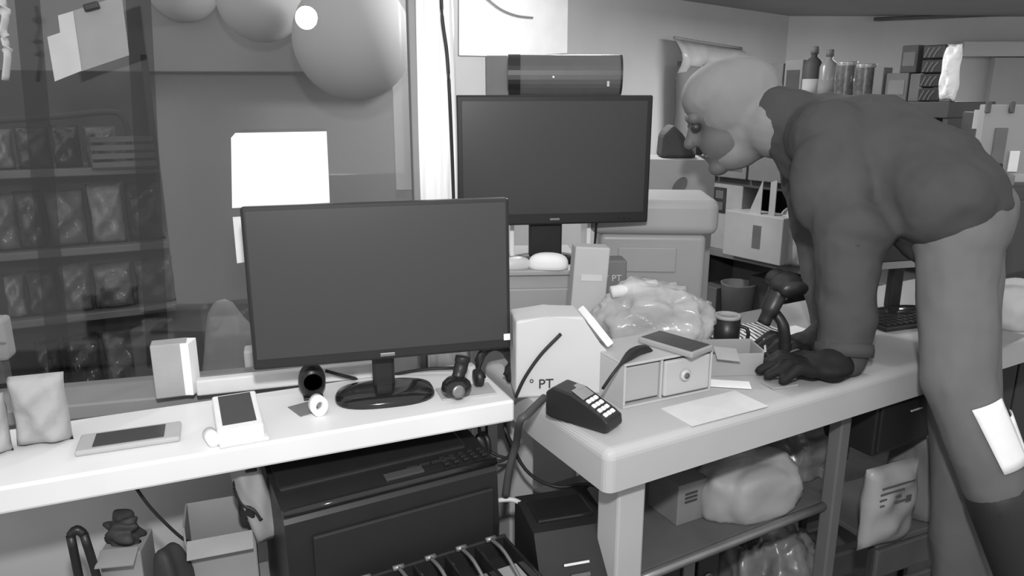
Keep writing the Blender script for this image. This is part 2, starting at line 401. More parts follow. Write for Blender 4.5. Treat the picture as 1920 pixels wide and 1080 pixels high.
# paper bag left, box right of it
w_, h_, p_ = prect(22, 712, 118, 842, pz(70, 842).y)
pb = frombm('paper_bag', pillow_mesh(w_, h_, .05, 3, crimp=False), M('crumpled_paper', .38, .8, .1, .08, 20, .5, 30), None, (p_.x, p_.y + .02, TZ), (0, 0, R(18)), True)
tag(pb, 'crumpled grey white paper bag standing on the left end of the counter', 'bag')
w_, h_, p_ = prect(-40, 752, 14, 862, pz(0, 862).y + .01)
pb = frombm('paper_bag', pillow_mesh(w_, h_, .04, 9, crimp=False), MATS['crumpled_paper'], None, (p_.x, p_.y + .01, TZ), (0, 0, R(22)), True)
tag(pb, 'crumpled pale paper bag cut off by the left edge of the picture', 'bag')
p_ = pz(322, 744); hb = py(322, 645, p_.y).z - TZ
bx_ = thing('small_carton', 'small upright carton with bright white edge on the back of the counter', 'box', (p_.x, p_.y + .012, TZ), 20)
box('carton', (.052, .03, hb), (0, 0, hb / 2), M('carton_grey', .36, .7, .2), bx_, .002)
box('white_side', (.016, .031, hb * .98), (.026, -.002, hb / 2), m_paper, bx_, .001, (0, 0, R(-20)))
p_ = pz(10, 700); Yb = 1.0
w_, h_, p_ = prect(-30, 596, 22, 672, 1.16)
hl = thing('folded_paper_pack', 'pale folded paper pack beside the glass at the left picture edge', 'packet', (p_.x, 1.16, TZ), 15)
box('pack', (w_, .04, h_), (0, 0, p_.z - TZ + h_ / 2), M('carton_grey', .36), hl, .006)
box('stand', (w_ * .5, .03, p_.z - TZ), (0, .0, (p_.z - TZ) / 2), m_mid, hl, .003)
box('fold', (w_ * 1.02, .004, .003), (0, -.021, p_.z - TZ + h_ * .45), m_mid2, hl, .001)
# window ledge strip and things under the monitor
a, b = pz(440, 738), pz(560, 722)
lg = box('ledge_board', (.30, .018, .026), ((a + b) / 2 + Vector((.04, .022, .013))), M('ledge_white', .62, .5, .2), None, .003, (0, 0, R(17)))
tag(lg, 'pale board strip lying along the back of the counter under the monitor', 'board')
p_ = pz(478, 712); w_, h_, q_ = prect(440, 684, 505, 716, p_.y)
bb = box('notepad', (w_, .035, h_), (p_.x, p_.y + .045, TZ + h_ / 2 + .012), M('carton_grey', .36), None, .003, (0, 0, R(17)))
tag(bb, 'small pale block standing behind the board strip, left of the speaker', 'block')
p_ = pz(584, 748); hs = py(584, 684, p_.y).z - TZ
sp = thing('desk_speaker', 'small black oval desk speaker under the left part of the large monitor', 'speaker', (p_.x, p_.y + .01, TZ), 20)
bm = bmesh.new(); bmesh.ops.create_uvsphere(bm, u_segments=28, v_segments=16, radius=1.0)
for v in bm.verts: v.co = Vector((v.co.x * .021, v.co.y * .018, max(v.co.z, -.85) * hs * .54 + hs * .46))
frombm('shell', bm, m_black, sp, smooth=True)
lathe('cone', [(0, 0), (.010, 0), (.013, .003), (.014, .003)], m_blackg, sp, (0, -.017, hs * .55), (R(90), 0, 0))
box('foot', (.03, .03, .004), (0, 0, .002), m_black, sp, .001)
p_ = pz(598, 778)
bm = bmesh.new(); n_ = 28
for (r0, r1) in ((.006, .0125),):
    rg = [[bm.verts.new((r * math.cos(2 * math.pi * i / n_), y, r * math.sin(2 * math.pi * i / n_) * 1.25)) for i in range(n_)] for r, y in ((r1, -.008), (r1, .008), (r0, .008), (r0, -.008))]
    for a_, b_ in zip(rg, rg[1:] + rg[:1]):
        for i in range(n_): bm.faces.new((a_[i], a_[(i + 1) % n_], b_[(i + 1) % n_], b_[i]))
tr_ = frombm('tape_ring', bm, m_paper, None, (p_.x, p_.y, TZ + .0157), (0, 0, R(35)), True)
tag(tr_, 'white roll of tape standing on edge in front of the black oval speaker', 'tape')
q = [pz(540, 762), pz(580, 748), pz(600, 776), pz(568, 784)]; cc = sum(q, Vector()) / 4
tag(box('paper_slip', (.035, .045, .001), (cc.x, cc.y, TZ + .0006), M('slip_grey', .2, .7, .1), None, 0, (0, 0, R(40))), 'small grey paper slip lying beside the tape roll', 'paper')
q = [pz(822, 728), pz(905, 716), pz(938, 742), pz(828, 756)]; cc = sum(q, Vector()) / 4
mp_ = box('mouse_mat', (.088, .05, .003), (cc.x, cc.y, TZ + .0015), M('mat_grey', .42, .7, .1), None, .001, (0, 0, R(18)))
tag(mp_, 'small pale mat under the ball shaped webcam', 'mat')
p_ = pz(856, 742, TZ + .003)
wc = thing('webcam', 'black glossy ball shaped webcam on a short stalk beside the monitor foot', 'webcam', (p_.x, p_.y, TZ + .003), 20)
lathe('ball', [(0, 0), (.014, .0005), (.021, .006), (.024, .014), (.022, .022), (.015, .029), (0, .032)], m_blackg, wc, n=28)
tube('stalk', [(.004, .008, .024), (.012, .014, .042), (.016, .016, .058)], [.009, .010, .010, .010, .011, .011, .011, .011, .011, .012, .012, .012, .012], m_black, wc, 6, 12)
lathe('lens_ring', [(.006, 0), (.010, .001), (.010, .004), (.006, .004)], m_steel, wc, (-.003, -.021, .016), (R(80), 0, 0), 20)
Yk = pz(700, 715).y
tag(tube('signal_cable', [py(610, 695, Yk - .02), py(650, 706, Yk - .01), py(690, 712, Yk + .03), py(750, 700, Yk + .03), py(800, 692, Yk + .03), py(850, 690, Yk + .03), py(872, 690, Yk + .01)], .003, m_cable), 'black cable curving behind the foot of the large monitor', 'cable')
p_ = pz(925, 735); w_, h_, q_ = prect(895, 660, 960, 740, p_.y + .03)
hp = thing('headset', 'black headset leaning at the right end of the counter behind the webcam', 'headset', (q_.x, q_.y, TZ), 20)
bm = bmesh.new(); pts = [Vector((.028 * math.cos(a), 0, .034 + .033 * math.sin(a))) for a in [R(x) for x in range(-40, 221, 20)]]
bm_tube(bm, pts, .004, 8, (1, 2.0)); frombm('headband', bm, m_black, hp, smooth=True)
for s_ in (-1, 1): lathe('ear_cup', [(0, 0), (.014, 0), (.016, .004), (.014, .012), (0, .014)], m_black, hp, (s_ * .022, 0, .0165), (0, R(90) * s_, 0), 20)

# sheets on the glass
def sheet(name, label, pix, mat, off=.006, th=.0012, cat='paper', parts=None):
    P = [on_glass(x, y, off) for x, y in pix]; c = sum(P, Vector()) / len(P)
    ol = [((p - c).dot(gd), p.z - c.z) for p in P]
    o = prism(name, ol, th, mat, None, c, (0, 0, GROT)); tag(o, label, cat); return o, c, ol
sheet('paper_sheet', 'brilliant white rectangular sheet stuck on the glass above the monitor', [(442, 249), (612, 246), (616, 330), (618, 379), (436, 389), (434, 258)], m_paper)
sheet('paper_slip', 'narrow white slip stuck on the glass at the left edge of the large monitor', [(437, 406), (452, 405), (460, 490), (445, 492)], M('slip_white', .62, .7, .1))
s1, c1, o1 = sheet('notice_sheet', 'grey white notice hung askew on the glass from a black clip', [(112, 30), (196, 3), (230, -8), (244, 104), (155, 134), (140, 30)], M('notice_grey', .22, .7, .1))
P = [on_glass(x, y, .0075) - c1 for x, y in [(112, 30), (140, 22), (156, 133), (106, 153), (92, 70), (116, 62)]]
prism('bright_half', [((p).dot(gd), p.z) for p in P], .0012, M('notice_white', .38, .7, .1), s1, (0, -.0015, 0))
p = on_glass(176, 14, .010) - c1
box('clip', (.020, .010, .010), (p.dot(gd), -.006, p.z), m_black, s1, .002, (0, R(-16), 0))
# curly white tag hanging at the left picture edge
Yt = on_glass(10, 80).y - .01
tg = tube('ribbon_tag', [py(2, -10, Yt), py(10, 30, Yt), (py(6, 60, Yt)), py(14, 100, Yt), py(10, 150, Yt)], .006, M('ribbon_white', .4, .5, .2), None, 6, 8, (1.4, .4))
tag(tg, 'curled pale ribbon hanging at the upper left picture edge', 'ribbon')

# ------------------------------------------------------------------ behind the glass
m_globe = M('globe_paper', .46, .7, .2, .03, 4)
def globe(label, x, y, r, Y, ribs=9):
    c = py(x, y, Y); rr = r * unit(x, y, Y)
    t = thing('globe_lantern', label, 'lantern', (c.x, c.y, c.z - rr), 0, 'round lanterns behind the glass')
    bm = bmesh.new(); bmesh.ops.create_uvsphere(bm, u_segments=40, v_segments=24, radius=rr)
    frombm('shade', bm, m_globe, t, (0, 0, rr), smooth=True)
    lathe('cap', [(0, 0), (rr * .16, 0), (rr * .14, rr * .08), (0, rr * .1)], m_plastd, t, (0, 0, rr * 1.97), n=20)
    tube('cord', [(0, 0, rr * 2.05), (0, 0, rr * 2.3), (0, 0, 2.55 - (c.z - rr))], .003, m_cable, t, 2)
globe('largest round pale lantern behind the glass, cut off by the top of the picture', 662, 74, 111, 2.35)
globe('middle sized round pale lantern behind the glass, left of the largest one', 488, -4, 80, 2.55)
globe('round pale lantern behind the glass farthest to the left, mostly above the picture', 342, -28, 66, 2.85)
# snack shelves
SR = R(26); sd = Vector((math.cos(SR), math.sin(SR), 0)); sn = Vector((sd.y, -sd.x, 0))
SP = py(300, 320, 2.25)
def on_rack(x, y, off=0.0): return ppl(x, y, SP, sn) + sn * off
rk = thing('snack_rack', 'tall shelf rack with rounded top tube behind the glass, filled with foil bags', 'rack', (SP.x, SP.y, 0), math.degrees(SR))
inv = Matrix.Rotation(-SR, 3, 'Z')
def rloc(p): return inv @ (p - Vector((SP.x, SP.y, 0)))
rows = [(312, 232), (458, 345), (580, 488), (735, 615)]
SZ = [on_rack(200, y).z for y, _ in rows]
m_shelf = M('rack_shelf', .13, .6, .3, .15, 8)
for z in SZ: box('shelf', (1.0, .22, .022), (-.50, .08, z - .011), m_shelf, rk, .003)
for x in (-.99, -.005): box('upright', (.02, .02, 1.30), (x, .17, .65), m_mid, rk, .003)
box('back_panel', (1.0, .008, 1.25), (-.50, .19, .625), M('rack_back', .07, .7, .2, .2, 6), rk, .002)
pt = [rloc(on_rack(x, y)) for x, y in ((-160, 236), (0, 226), (120, 217), (205, 210), (228, 217), (240, 246), (244, 300))]
tube('top_tube', pt, .009, m_dark, rk, 6, 10)
m_bags = [M('foil_dark', .06, .22, .5, .5, 25, .7, 30), M('foil_mid', .12, .25, .5, .5, 18, .7, 30), M('foil_pale', .2, .3, .5, .4, 22, .6, 30), M('foil_black', .03, .2, .5, .6, 30, .8, 30)]
names = ['top', 'second', 'third', 'lowest']
ordn = ['first', 'second', 'third', 'fourth', 'fifth', 'sixth', 'seventh']
cols = [[(0, 42, 2), (48, 112, 0), (116, 168, 3), (176, 236, 1)], [(-30, 30, 1), (26, 78, 0), (84, 160, 1), (166, 232, 2), (236, 304, 3)], [(-20, 20, 2), (24, 84, 0), (88, 150, 1), (154, 232, 1), (236, 312, 0)], [(18, 70, 0), (76, 150, 3), (156, 236, 1), (240, 314, 0)]]
for r_, ((yb, yt), row) in enumerate(zip(rows, cols)):
    for i, (x0, x1, mk) in enumerate(row):
        a, b = on_rack(x0, 400), on_rack(x1, 400); w = (b - a).length; z = SZ[r_]
        h = on_rack((x0 + x1) / 2, yt + random.uniform(0, 12)).z - on_rack((x0 + x1) / 2, yb).z
        bm = pillow_mesh(w * 1.02, h, .09, 20 + r_ * 9 + i)
        o = frombm('snack_bag', bm, m_bags[mk], None, ((a + b) / 2 - sn * .02).xy.to_3d() + Vector((0, 0, z)), (R(random.uniform(-6, -2)), 0, SR + R(random.uniform(-8, 8))), True)
        shade = ['dark', 'mid grey', 'pale', 'black'][mk]
        tag(o, '%s foil snack bag, %s from the left on the %s rack shelf' % (shade, ordn[i], names[r_]), 'snack bag', 'snack bags on the rack')
# small crate beside the bags on the top shelf
a, b = on_rack(176, 300), on_rack(292, 300)
w = (b - a).length; z = SZ[0]
bxk = thing('wire_basket', 'dark open basket at the right end of the top rack shelf', 'basket', ((a + b) / 2 + sn * .035).xy.to_3d() + Vector((0, 0, z)), math.degrees(SR))
hh = on_rack(230, 250).z - SZ[0]
for s_ in (-1, 1): box('basket_end', (.008, .10, hh), (s_ * w / 2, 0, hh / 2), m_dark, bxk, .002)
for k_ in range(4): box('slat', (w, .006, hh * .16), (0, -.05, hh * (.12 + .25 * k_)), m_mid, bxk, .001)
box('basket_floor', (w, .10, .006), (0, 0, .003), m_dark, bxk, .001)
# pale sack and dark plinth beyond the glass
w_, h_, p_ = prect(378, 580, 476, 760, 1.75)
o = frombm('cloth_sack', lump_mesh(w_ * 1.1, .16, p_.z + h_, 5, .06), M('sack_pale', .26, .9, .1, .1, 10), None, (p_.x, 1.8, 0), (0, 0, 0), True)
tag(o, 'pale rounded sack standing behind the glass left of the large monitor', 'sack')
w_, h_, p_ = prect(300, 610, 420, 760, 2.2)
o = box('low_bench', (w_ * 1.4, .3, p_.z + h_), (p_.x, 2.3, (p_.z + h_) / 2), m_mid, None, .004)
tag(o, 'low dark bench behind the glass to the right of the snack rack', 'bench')

# ------------------------------------------------------------------ on the cash desk
DROT = math.degrees(TR2)
# card terminal
pb_, pf_ = pz(1022, 782), pz(1140, 818)
ax = pf_ - pb_; L_ = ax.length; pr = pz(1180, 803); wd_ = (pr - pf_).length
tr_ = math.atan2(ax.y, ax.x); side = Vector((-ax.y, ax.x, 0)).normalized()
cc = (pb_ + pf_) / 2 + side * wd_ / 2
ct = thing('card_terminal', 'black card payment terminal with lit white keypad on the corner of the desk', 'terminal', (cc.x, cc.y, TZ), math.degrees(tr_))
prof = [(-L_ / 2, .004), (-L_ / 2 + .01, .001), (L_ / 2 - .006, .001), (L_ / 2, .006), (L_ / 2 - .002, .020), (L_ / 2 - .012, .024), (-L_ / 2 + .045, .047), (-L_ / 2 + .012, .050), (-L_ / 2, .040)]
prism('body', prof, wd_, m_black, ct, bev=.003)
sl = math.atan2(.047 - .024, L_ - .057)
def tface(u): return .024 + (.047 - .024) * (L_ / 2 - .012 - u) / (L_ - .057) + .0012
scu = -.02 * L_
box('screen', (.21 * L_, wd_ * .7, .001), (scu, 0, tface(scu) - .0002), M('lcd_grey', .24, .3, .3), ct, .0003, (0, sl, 0))
box('screen_text', (.010, wd_ * .3, .0006), (scu - .01, .004, tface(scu - .01) + .0006), m_plastd, ct, 0, (0, sl, 0))
mk = M('lit_key', .9, .4, .2)
for i in range(4):
    for j in range(3):
        u = L_ * (.13 + .088 * i)
        box('key', (.064 * L_, wd_ * .165, .003), (u, (j - 1) * wd_ * .23, tface(u)), mk, ct, .0012, (0, sl, 0))
tag(tube('terminal_cable', [pb_ + Vector((.0, .035, .016)), pz(990, 776, TZ + .012), pz(975, 790, TZ + .004), py(968, 830, 1.04), py(955, 880, 1.05), py(948, 930, 1.06)], .006, M('cable_grey', .06, .5, .3), n=10), 'thick dark cable running from the card terminal down past the desk end', 'cable')
# white gift bag with black rope handles
gw = .155
p0 = pz(985, 752); p1 = pz(1150, 742)
gb = thing('gift_bag', 'white paper gift bag with black rope handles lying against the desk end', 'bag', ((p0 + p1) / 2 + Vector((-.005, .045, 0))).xy.to_3d() + Vector((0, 0, TZ)), 8)
hz = py(1050, 572, 1.16).z - TZ
bag_o = prism('bag_body', [(-.085, 0), (.088, 0), (.082, hz * .40), (.045, hz * .62), (.020, hz * .98), (-.03, hz), (-.085, hz * .96)], .07, M('gift_paper', .52, .65, .2, .04, 8, .15, 15), gb, (0, 0, 0), (0, 0, 0), .004)
tube('rope_handle', [(-.086, -.038, .004), (-.072, -.041, hz * .28), (-.048, -.041, hz * .55), (-.016, -.040, hz * .80)], .0027, m_cable, gb, 6, 8)
box('folded_flap', (.012, .072, .055), (.048, 0, hz * .78), m_paper, gb, .002, (0, R(-38), 0))
text('print', '\u00b0 PT', .022, m_ink, gb, (-.045, -.0358, .022), (R(90), 0, 0))
Ys = pz(1168, 768).y - .012
tag(tube('black_strap', [py(1130, 729, Ys), py(1150, 700, Ys), py(1172, 674, Ys + .02), py(1192, 659, Ys + .05), py(1210, 656, Ys + .07), py(1221, 668, Ys + .08)], [.0025] * 10 + [.003, .004, .005, .006, .007, .0075, .008, .008, .008, .008, .008, .008, .008, .008, .008, .008, .008, .008, .008, .008, .008], m_cable), 'black strap arching up beside the left corner of the drawer box', 'strap')
# tall carton, dark bag with lettering, rolled paper, clear bag
p_ = pz(1095, 690); Yc = 1.34
w_, h_, q_ = prect(1068, 464, 1134, 600, Yc)
tc_ = thing('tall_carton', 'pale upright carton standing on the desk behind the gift bag', 'box', (q_.x, Yc + .02, TZ), 6)
box('carton', (w_, .04, q_.z + h_ - TZ), (0, 0, (q_.z + h_ - TZ) / 2), M('carton_pale', .40, .7, .15, .05, 10), tc_, .003, (0, R(3.5), 0))
box('printed_band', (w_ * .6, .001, .012), (.004, -.0206, (q_.z + h_ - TZ) * .70), M('band_pale', .5, .7, .15), tc_, 0, (0, R(3.5), 0))
w_, h_, q_ = prect(1122, 488, 1172, 600, 1.42)
db = thing('shopping_bag', 'grey shopping bag with pale letters between the carton and the white bin', 'bag', (q_.x, 1.44, TZ), 4)
prism('bag_body', [(-w_ / 2, 0), (w_ / 2, 0), (w_ * .46, q_.z + h_ - TZ), (-w_ * .46, q_.z + h_ - TZ)], .05, M('bag_grey', .16, .7, .2, .06, 9), db, bev=.003)
text('print', '\u00b0 PT', .018, M('pale_print', .5, .7, .1), db, (-.002, -.0258, (q_.z + h_ - TZ) - .035), (R(90), 0, 0))
cbm = M('clear_bag', .55, .2, .6, .1, 14, .5, 30, alpha=.5)
p_ = pz(1215, 690)
cb = frombm('clear_plastic_bag', lump_mesh(.215, .13, py(1200, 548, 1.25).z - TZ, 11, .10, 3.2, 40, -.6, .42), cbm, None, (p_.x + .015, p_.y + .085, TZ), (0, 0, R(-12)), True)
tag(cb, 'crumpled clear plastic bag heaped behind the drawer box', 'plastic bag')
rp = lathe('paper_tube', [(0, 0), (.011, 0), (.011, .085), (0, .085)], M('tube_white', .62, .6, .2), None, py(1146, 548, 1.29), (0, R(84), R(12)), 20)
tag(rp, 'short white paper roll lying on top of the clear plastic bag', 'roll')
lp = lump_mesh(.07, .05, .035, 3, .2)
tag(frombm('tape_reel', lp, M('reel_grey', .3, .2, .5), None, pz(1160, 672, TZ) + Vector((.0, .03, 0)), (0, 0, 0), True), 'small glossy grey reel beside the rope handle inside the clear bag', 'reel')
# drawer box
a, b = pz(1168, 768), pz(1332, 733)
orot = math.atan2(b.y - a.y, b.x - a.x); Lo = (b - a).length; od = .11; oh = py(1250, 668, (a.y + b.y) / 2).z - TZ
on_ = Vector((-math.sin(orot), math.cos(orot), 0)); oc = (a + b) / 2 + on_ * od / 2
ob = thing('drawer_box', 'pale translucent plastic box with two small drawers, phone on top', 'drawer box', (oc.x, oc.y, TZ), math.degrees(orot))
mo_ = M('drawer_plastic', .42, .35, .4, .04, 6)
box('base', (Lo, od, .004), (0, 0, .002), mo_, ob, .001)
box('lid', (Lo, od, .004), (0, 0, oh - .002), mo_, ob, .001)
for s_ in (-1, 1): box('side_wall', (.004, od, oh - .008), (s_ * (Lo / 2 - .002), 0, oh / 2), mo_, ob, .001)
box('back_wall', (Lo - .008, .004, oh - .008), (0, od / 2 - .002, oh / 2), mo_, ob, .001)
box('divider', (.004, od - .006, oh - .008), (-.012, 0, oh / 2), mo_, ob, .001)
m_dr = M('drawer_front', .34, .4, .35, .05, 8)
box('drawer', (Lo / 2 - .018, .006, oh - .016), (-Lo / 4 - .006, -od / 2 + .008, oh / 2), m_dr, ob, .003)
dr = box('drawer', (Lo / 2 + .004, .008, oh - .014), (Lo / 4 - .008, -od / 2 + .002, oh / 2), mo_, ob, .003)
kn = lathe('knob', [(0, 0), (.009, 0), (.010, .003), (.007, .006), (.004, .006), (.004, .004), (0, .004)], m_plast, dr, (-.006, -.004, .002), (R(90), 0, 0), 24)
lathe('knob_hole', [(0, 0), (.005, 0), (.005, .001), (0, .001)], m_mid, dr, (-.006, -.0095, .002), (R(90), 0, 0), 20)
phone('smartphone', 'dark smartphone in a pale rimmed case lying on the drawer box', [(1198, 630), (1238, 619), (1337, 646), (1296, 664)], TZ + oh, M('phone_case_grey', .3, .4, .3), m_phone, .010, .004, .004)
# black mug, magazines, small tray box, papers
p_ = pz(1365, 668)
mg = thing('mug', 'black mug with pale rim standing among the papers', 'mug', (p_.x, p_.y + .02, TZ), -30)
mh = py(1365, 590, p_.y + .02).z - TZ
lathe('mug_body', [(0, 0), (.019, 0), (.0225, .006), (.0235, mh * .5), (.0235, mh - .004), (.020, mh - .004), (.019, .010), (0, .008)], m_black, mg, n=32)
lathe('rim', [(.0195, mh - .006), (.0242, mh - .005), (.0242, mh), (.0195, mh + .001), (.0195, mh - .006)], m_lite, mg, n=32)
tube('handle', [(.022, 0, mh * .75), (.036, 0, mh * .7), (.038, 0, mh * .45), (.023, 0, mh * .25)], .0035, m_black, mg)
for i, (x, y, w, d, rz_, mm) in enumerate(((1400, 622, .13, .075, 20, 'stripe_paper'), (1390, 640, .115, .06, 12, 'stripe_paper2'))):
    if mm not in MATS:
        m = M(mm, .75, .5, .2)
        nt = m.node_tree; b_ = nt.nodes['Principled BSDF']; wv = nt.nodes.new('ShaderNodeTexWave'); wv.inputs['Scale'].default_value = 28; wv.inputs['Distortion'].default_value = 3
        cr = nt.nodes.new('ShaderNodeValToRGB'); cr.color_ramp.elements[0].color = (.06, .06, .06, 1); cr.color_ramp.elements[1].color = (.85, .85, .85, 1)
        cr.color_ramp.elements[0].position = .25; cr.color_ramp.elements[1].position = .45
        tcn = nt.nodes.new('ShaderNodeTexCoord'); nt.links.new(tcn.outputs['Object'], wv.inputs[0]); nt.links.new(wv.outputs[0], cr.inputs[0]); nt.links.new(cr.outputs[0], b_.inputs['Base Color'])
    p_ = pz(x, y)
    o = box('magazine', (w, d, .004), (p_.x, p_.y, TZ + .002 + .004 * i), MATS[mm], None, .0008, (0, 0, R(rz_)))
    tag(o, ['striped printed leaflet, the lower of two beside the mug', 'striped printed leaflet, the upper of two beside the mug'][i], 'leaflet')
p_ = pz(1380, 705); w_, h_, q_ = prect(1326, 655, 1424, 706, p_.y + .01)
bx2 = thing('open_carton', 'small open grey carton in front of the mug', 'box', (q_.x, p_.y + .03, TZ), 4)
mo2_ = M('carton_mid', .3, .75, .1, .06, 10)
box('front', (w_, .003, h_ * .8), (0, -.028, h_ * .4), mo2_, bx2, .0008)
box('back', (w_, .003, h_ * .95), (0, .028, h_ * .47), mo2_, bx2, .0008)
for s_ in (-1, 1): box('side', (.003, .056, h_ * .9), (s_ * w_ / 2, 0, h_ * .45), mo2_, bx2, .0008)
box('bottom', (w_, .056, .002), (0, 0, .001), mo2_, bx2, .0005)
box('flap', (w_ * .45, .03, .002), (-w_ * .25, -.036, h_ * .86), m_lite, bx2, .0005, (R(25), R(8), 0))
for i, (x, y, w, d, rz_) in enumerate(((1362, 722, .075, .03, -10), (1512, 642, .13, .17, 28), (1340, 765, .15, .07, 28))):
    p_ = pz(x, y)
    o = box('paper_sheet', (w, d, .0012), (p_.x, p_.y, TZ + .0008 + (0.0015 if i == 0 else 0)), M('sheet_bright', .85, .7, .1) if i < 2 else M('sheet_white', .6, .7, .1), None, 0, (0, 0, R(rz_)))
    tag(o, ['folded white slip of paper lying before the small open carton', 'bright white paper lying on the desk behind the scanner stand', 'white paper lying on the desk between drawer box and gloved hand'][i], 'paper')
p_ = pz(1462, 722)
tag(box('sticky_pad', (.05, .03, .004), (p_.x, p_.y, TZ + .002), M('pad_grey', .30, .7, .1), None, .001, (0, 0, R(20))), 'small grey pad lying in front of the gloved hand', 'pad')
# barcode scanner on a stand
p_ = pz(1470, 694)
sc = thing('barcode_scanner', 'black barcode scanner resting in an upright gooseneck stand', 'scanner', (p_.x, p_.y + .02, TZ), 0)
def L(x, y, dy=0):
    return py(x, y, p_.y + .02 + dy) - Vector((p_.x, p_.y + .02, TZ))
lathe('stand_base', [(0, 0), (.034, 0), (.034, .004), (.028, .010), (.010, .014), (0, .014)], m_black, sc, n=32)
tube('gooseneck', [L(1470, 682), L(1472, 650), L(1468, 610), L(1452, 585, .01)], [.011] * 7 + [.010] * 6 + [.009] * 6, m_black, sc, 6, 12)
tube('grip', [L(1432, 606, -.01), L(1448, 570, -.01), L(1464, 538, 0), L(1470, 525, .0)], [.011] * 4 + [.0145] * 6 + [.016] * 5 + [.014] * 4, m_black, sc, 6, 14, (1.2, 1))
tube('head', [L(1450, 516, .02), L(1470, 528, .0), L(1492, 545, -.03)], [.015] * 5 + [.02] * 4 + [.017] * 4, m_black, sc, 6, 14, (1.5, .9))
tube('trigger', [L(1462, 560, -.01), L(1474, 556, -.015), L(1478, 548, -.015)], .005, m_steel, sc, 4, 8)
p_ = pz(1440, 680)
hk = thing('stapler', 'small black stapler between the open carton and the scanner stand', 'stapler', (p_.x, p_.y + .012, TZ), 75)
box('stapler_base', (.06, .018, .006), (0, 0, .003), m_black, hk, .002); box('stapler_arm', (.058, .014, .014), (.002, 0, .022), m_black, hk, .005, (0, R(-12), 0)); box('hinge', (.014, .016, .02), (.022, 0, .012), m_steel, hk, .003)
# things at the far right end of the desk
p_ = pz(1745, 598)
kb = thing('keyboard', 'flat black keyboard lying behind the person under the far monitor', 'keyboard', (pz(1690, 604).x, pz(1690, 604).y - .01, TZ), 20)
box('plate', (.17, .07, .010), (0, 0, .005), m_black, kb, .003)
for r_ in range(4):
    for c_ in range(10): box('key', (.012, .012, .004), (-.072 + c_ * .016, -.024 + r_ * .016, .012), m_bezel, kb, .001)
w_, h_, q_ = prect(1835, 536, 1990, 602, 1.47)
tag(frombm('cloth_bundle', lump_mesh(w_ * 1.1, .14, h_ * 1.0 + q_.z - TZ, 21, .08, 3, 30, -.6, .12), M('cloth_white', .45, .85, .1, .05, 8), None, (q_.x, 1.5, TZ), (0, 0, R(20)), True), 'pale rounded cloth bundle on the right end of the desk', 'bundle')
w_, h_, q_ = prect(1850, 470, 1960, 540, 1.66)
tag(frombm('cloth_heap', lump_mesh(w_, .14, h_ * .9, 23, .1), M('cloth_dark', .04, .9, .1), None, (q_.x, 1.60, TZ + .0), (0, 0, 0), True), 'dark cloth heap behind the pale bundle at the right picture edge', 'cloth')
p_ = pz(1870, 632)
tag(box('envelope', (.10, .06, .003), (p_.x, p_.y, TZ + .0015), M('envelope_grey', .25, .7, .1), None, .0005, (0, 0, R(35))), 'grey envelope lying on the desk right of the bent leg', 'envelope')

# ------------------------------------------------------------------ behind the desk
m_cab = M('cabinet_white', .36, .5, .3, .05, 5)
cp = py(1000, 500, 1.60)
cab = thing('low_cabinet', 'white low cabinet behind the desk carrying the upper monitor', 'cabinet', (cp.x - .03, 1.70, 0), 4)
box('body', (.25, .26, cabz - .012), (0, 0, (cabz - .012) / 2), m_cab, cab, .003)
box('top', (.27, .28, .012), (0, 0, cabz - .006), m_cab, cab, .003)
dr = box('door', (.235, .012, cabz - .08), (0, -.136, cabz / 2), m_cab, cab, .003); box('handle', (.01, .012, .08), (.09, -.012, .2), m_steel, dr, .003)
def mouse(label, x, y, rz_, s=1.0, mat=None):
    p = py(x, y, 1.585); t = thing('computer_mouse', label, 'mouse', (p.x, 1.585, cabz), rz_, 'mice in front of the upper monitor')
    bm = lump_mesh(.075 * s, .042 * s, .030 * s, 2, .02, 1, 14, -.35); frombm('shell', bm, mat or m_paper, t, smooth=True)
    box('wheel', (.010, .004, .006), (.018 * s, 0, .026 * s), m_plastd, t, .002)
mouse('white computer mouse on the cabinet under the upper monitor', 1028, 488, 170, 1.15)
mouse('smaller pale mouse half hidden behind the large monitor', 968, 486, 200, .85, M('mouse_pale', .6, .4, .3))
rs = thing('monitor_riser', 'narrow white riser behind the upper monitor, holding the speaker', 'riser', (cp.x + .04, 1.76, cabz), 4)
rzt = py(1030, 180, 1.76).z - cabz
box('riser_top', (.31, .10, .010), (0, 0, rzt - .005), m_paper, rs, .002)
for s_ in (-1, 1): box('riser_side', (.010, .09, rzt - .010), (s_ * .09, 0, (rzt - .01) / 2), m_paper, rs, .002)
# barrel shaped speaker
sz = py(1030, 103, 1.76).z - cabz - rzt; sw = 250 * unit(1030, 140, 1.76)
sk = thing('barrel_speaker', 'grey barrel fronted speaker lying on its side above the upper monitor', 'speaker', (cp.x + .04 + .004, 1.76, cabz + rzt), 0)
def barrel(n=14):
    ys = []
    for i in range(n + 1):
        a = math.pi * i / n - math.pi / 2
        ys.append((-.028 - .030 * math.cos(a), sz / 2 + sz / 2 * math.sin(a) * .98))
    return ys + [(.045, sz * .99), (.045, sz * .01)]
def prism_x(name, ol, x0, x1, mat, parent, bev=.002):
    bm = bmesh.new(); a = [bm.verts.new((x0, y, z)) for y, z in ol]; b = [bm.verts.new((x1, y, z)) for y, z in ol]; n = len(a)
    bm.faces.new(a); bm.faces.new(b[::-1])
    for i in range(n): bm.faces.new((a[i], b[i], b[(i + 1) % n], a[(i + 1) % n]))
    return frombm(name, bm, mat, parent)
prism_x('barrel', barrel(), -sw * .24, sw * .49, M('speaker_cloth', .10, .45, .35, .05, 30), sk)
prism_x('band', [(y * 1.03, z * 1.02 - sz * .01) for y, z in barrel()], -sw * .33, -sw * .24, m_black, sk)
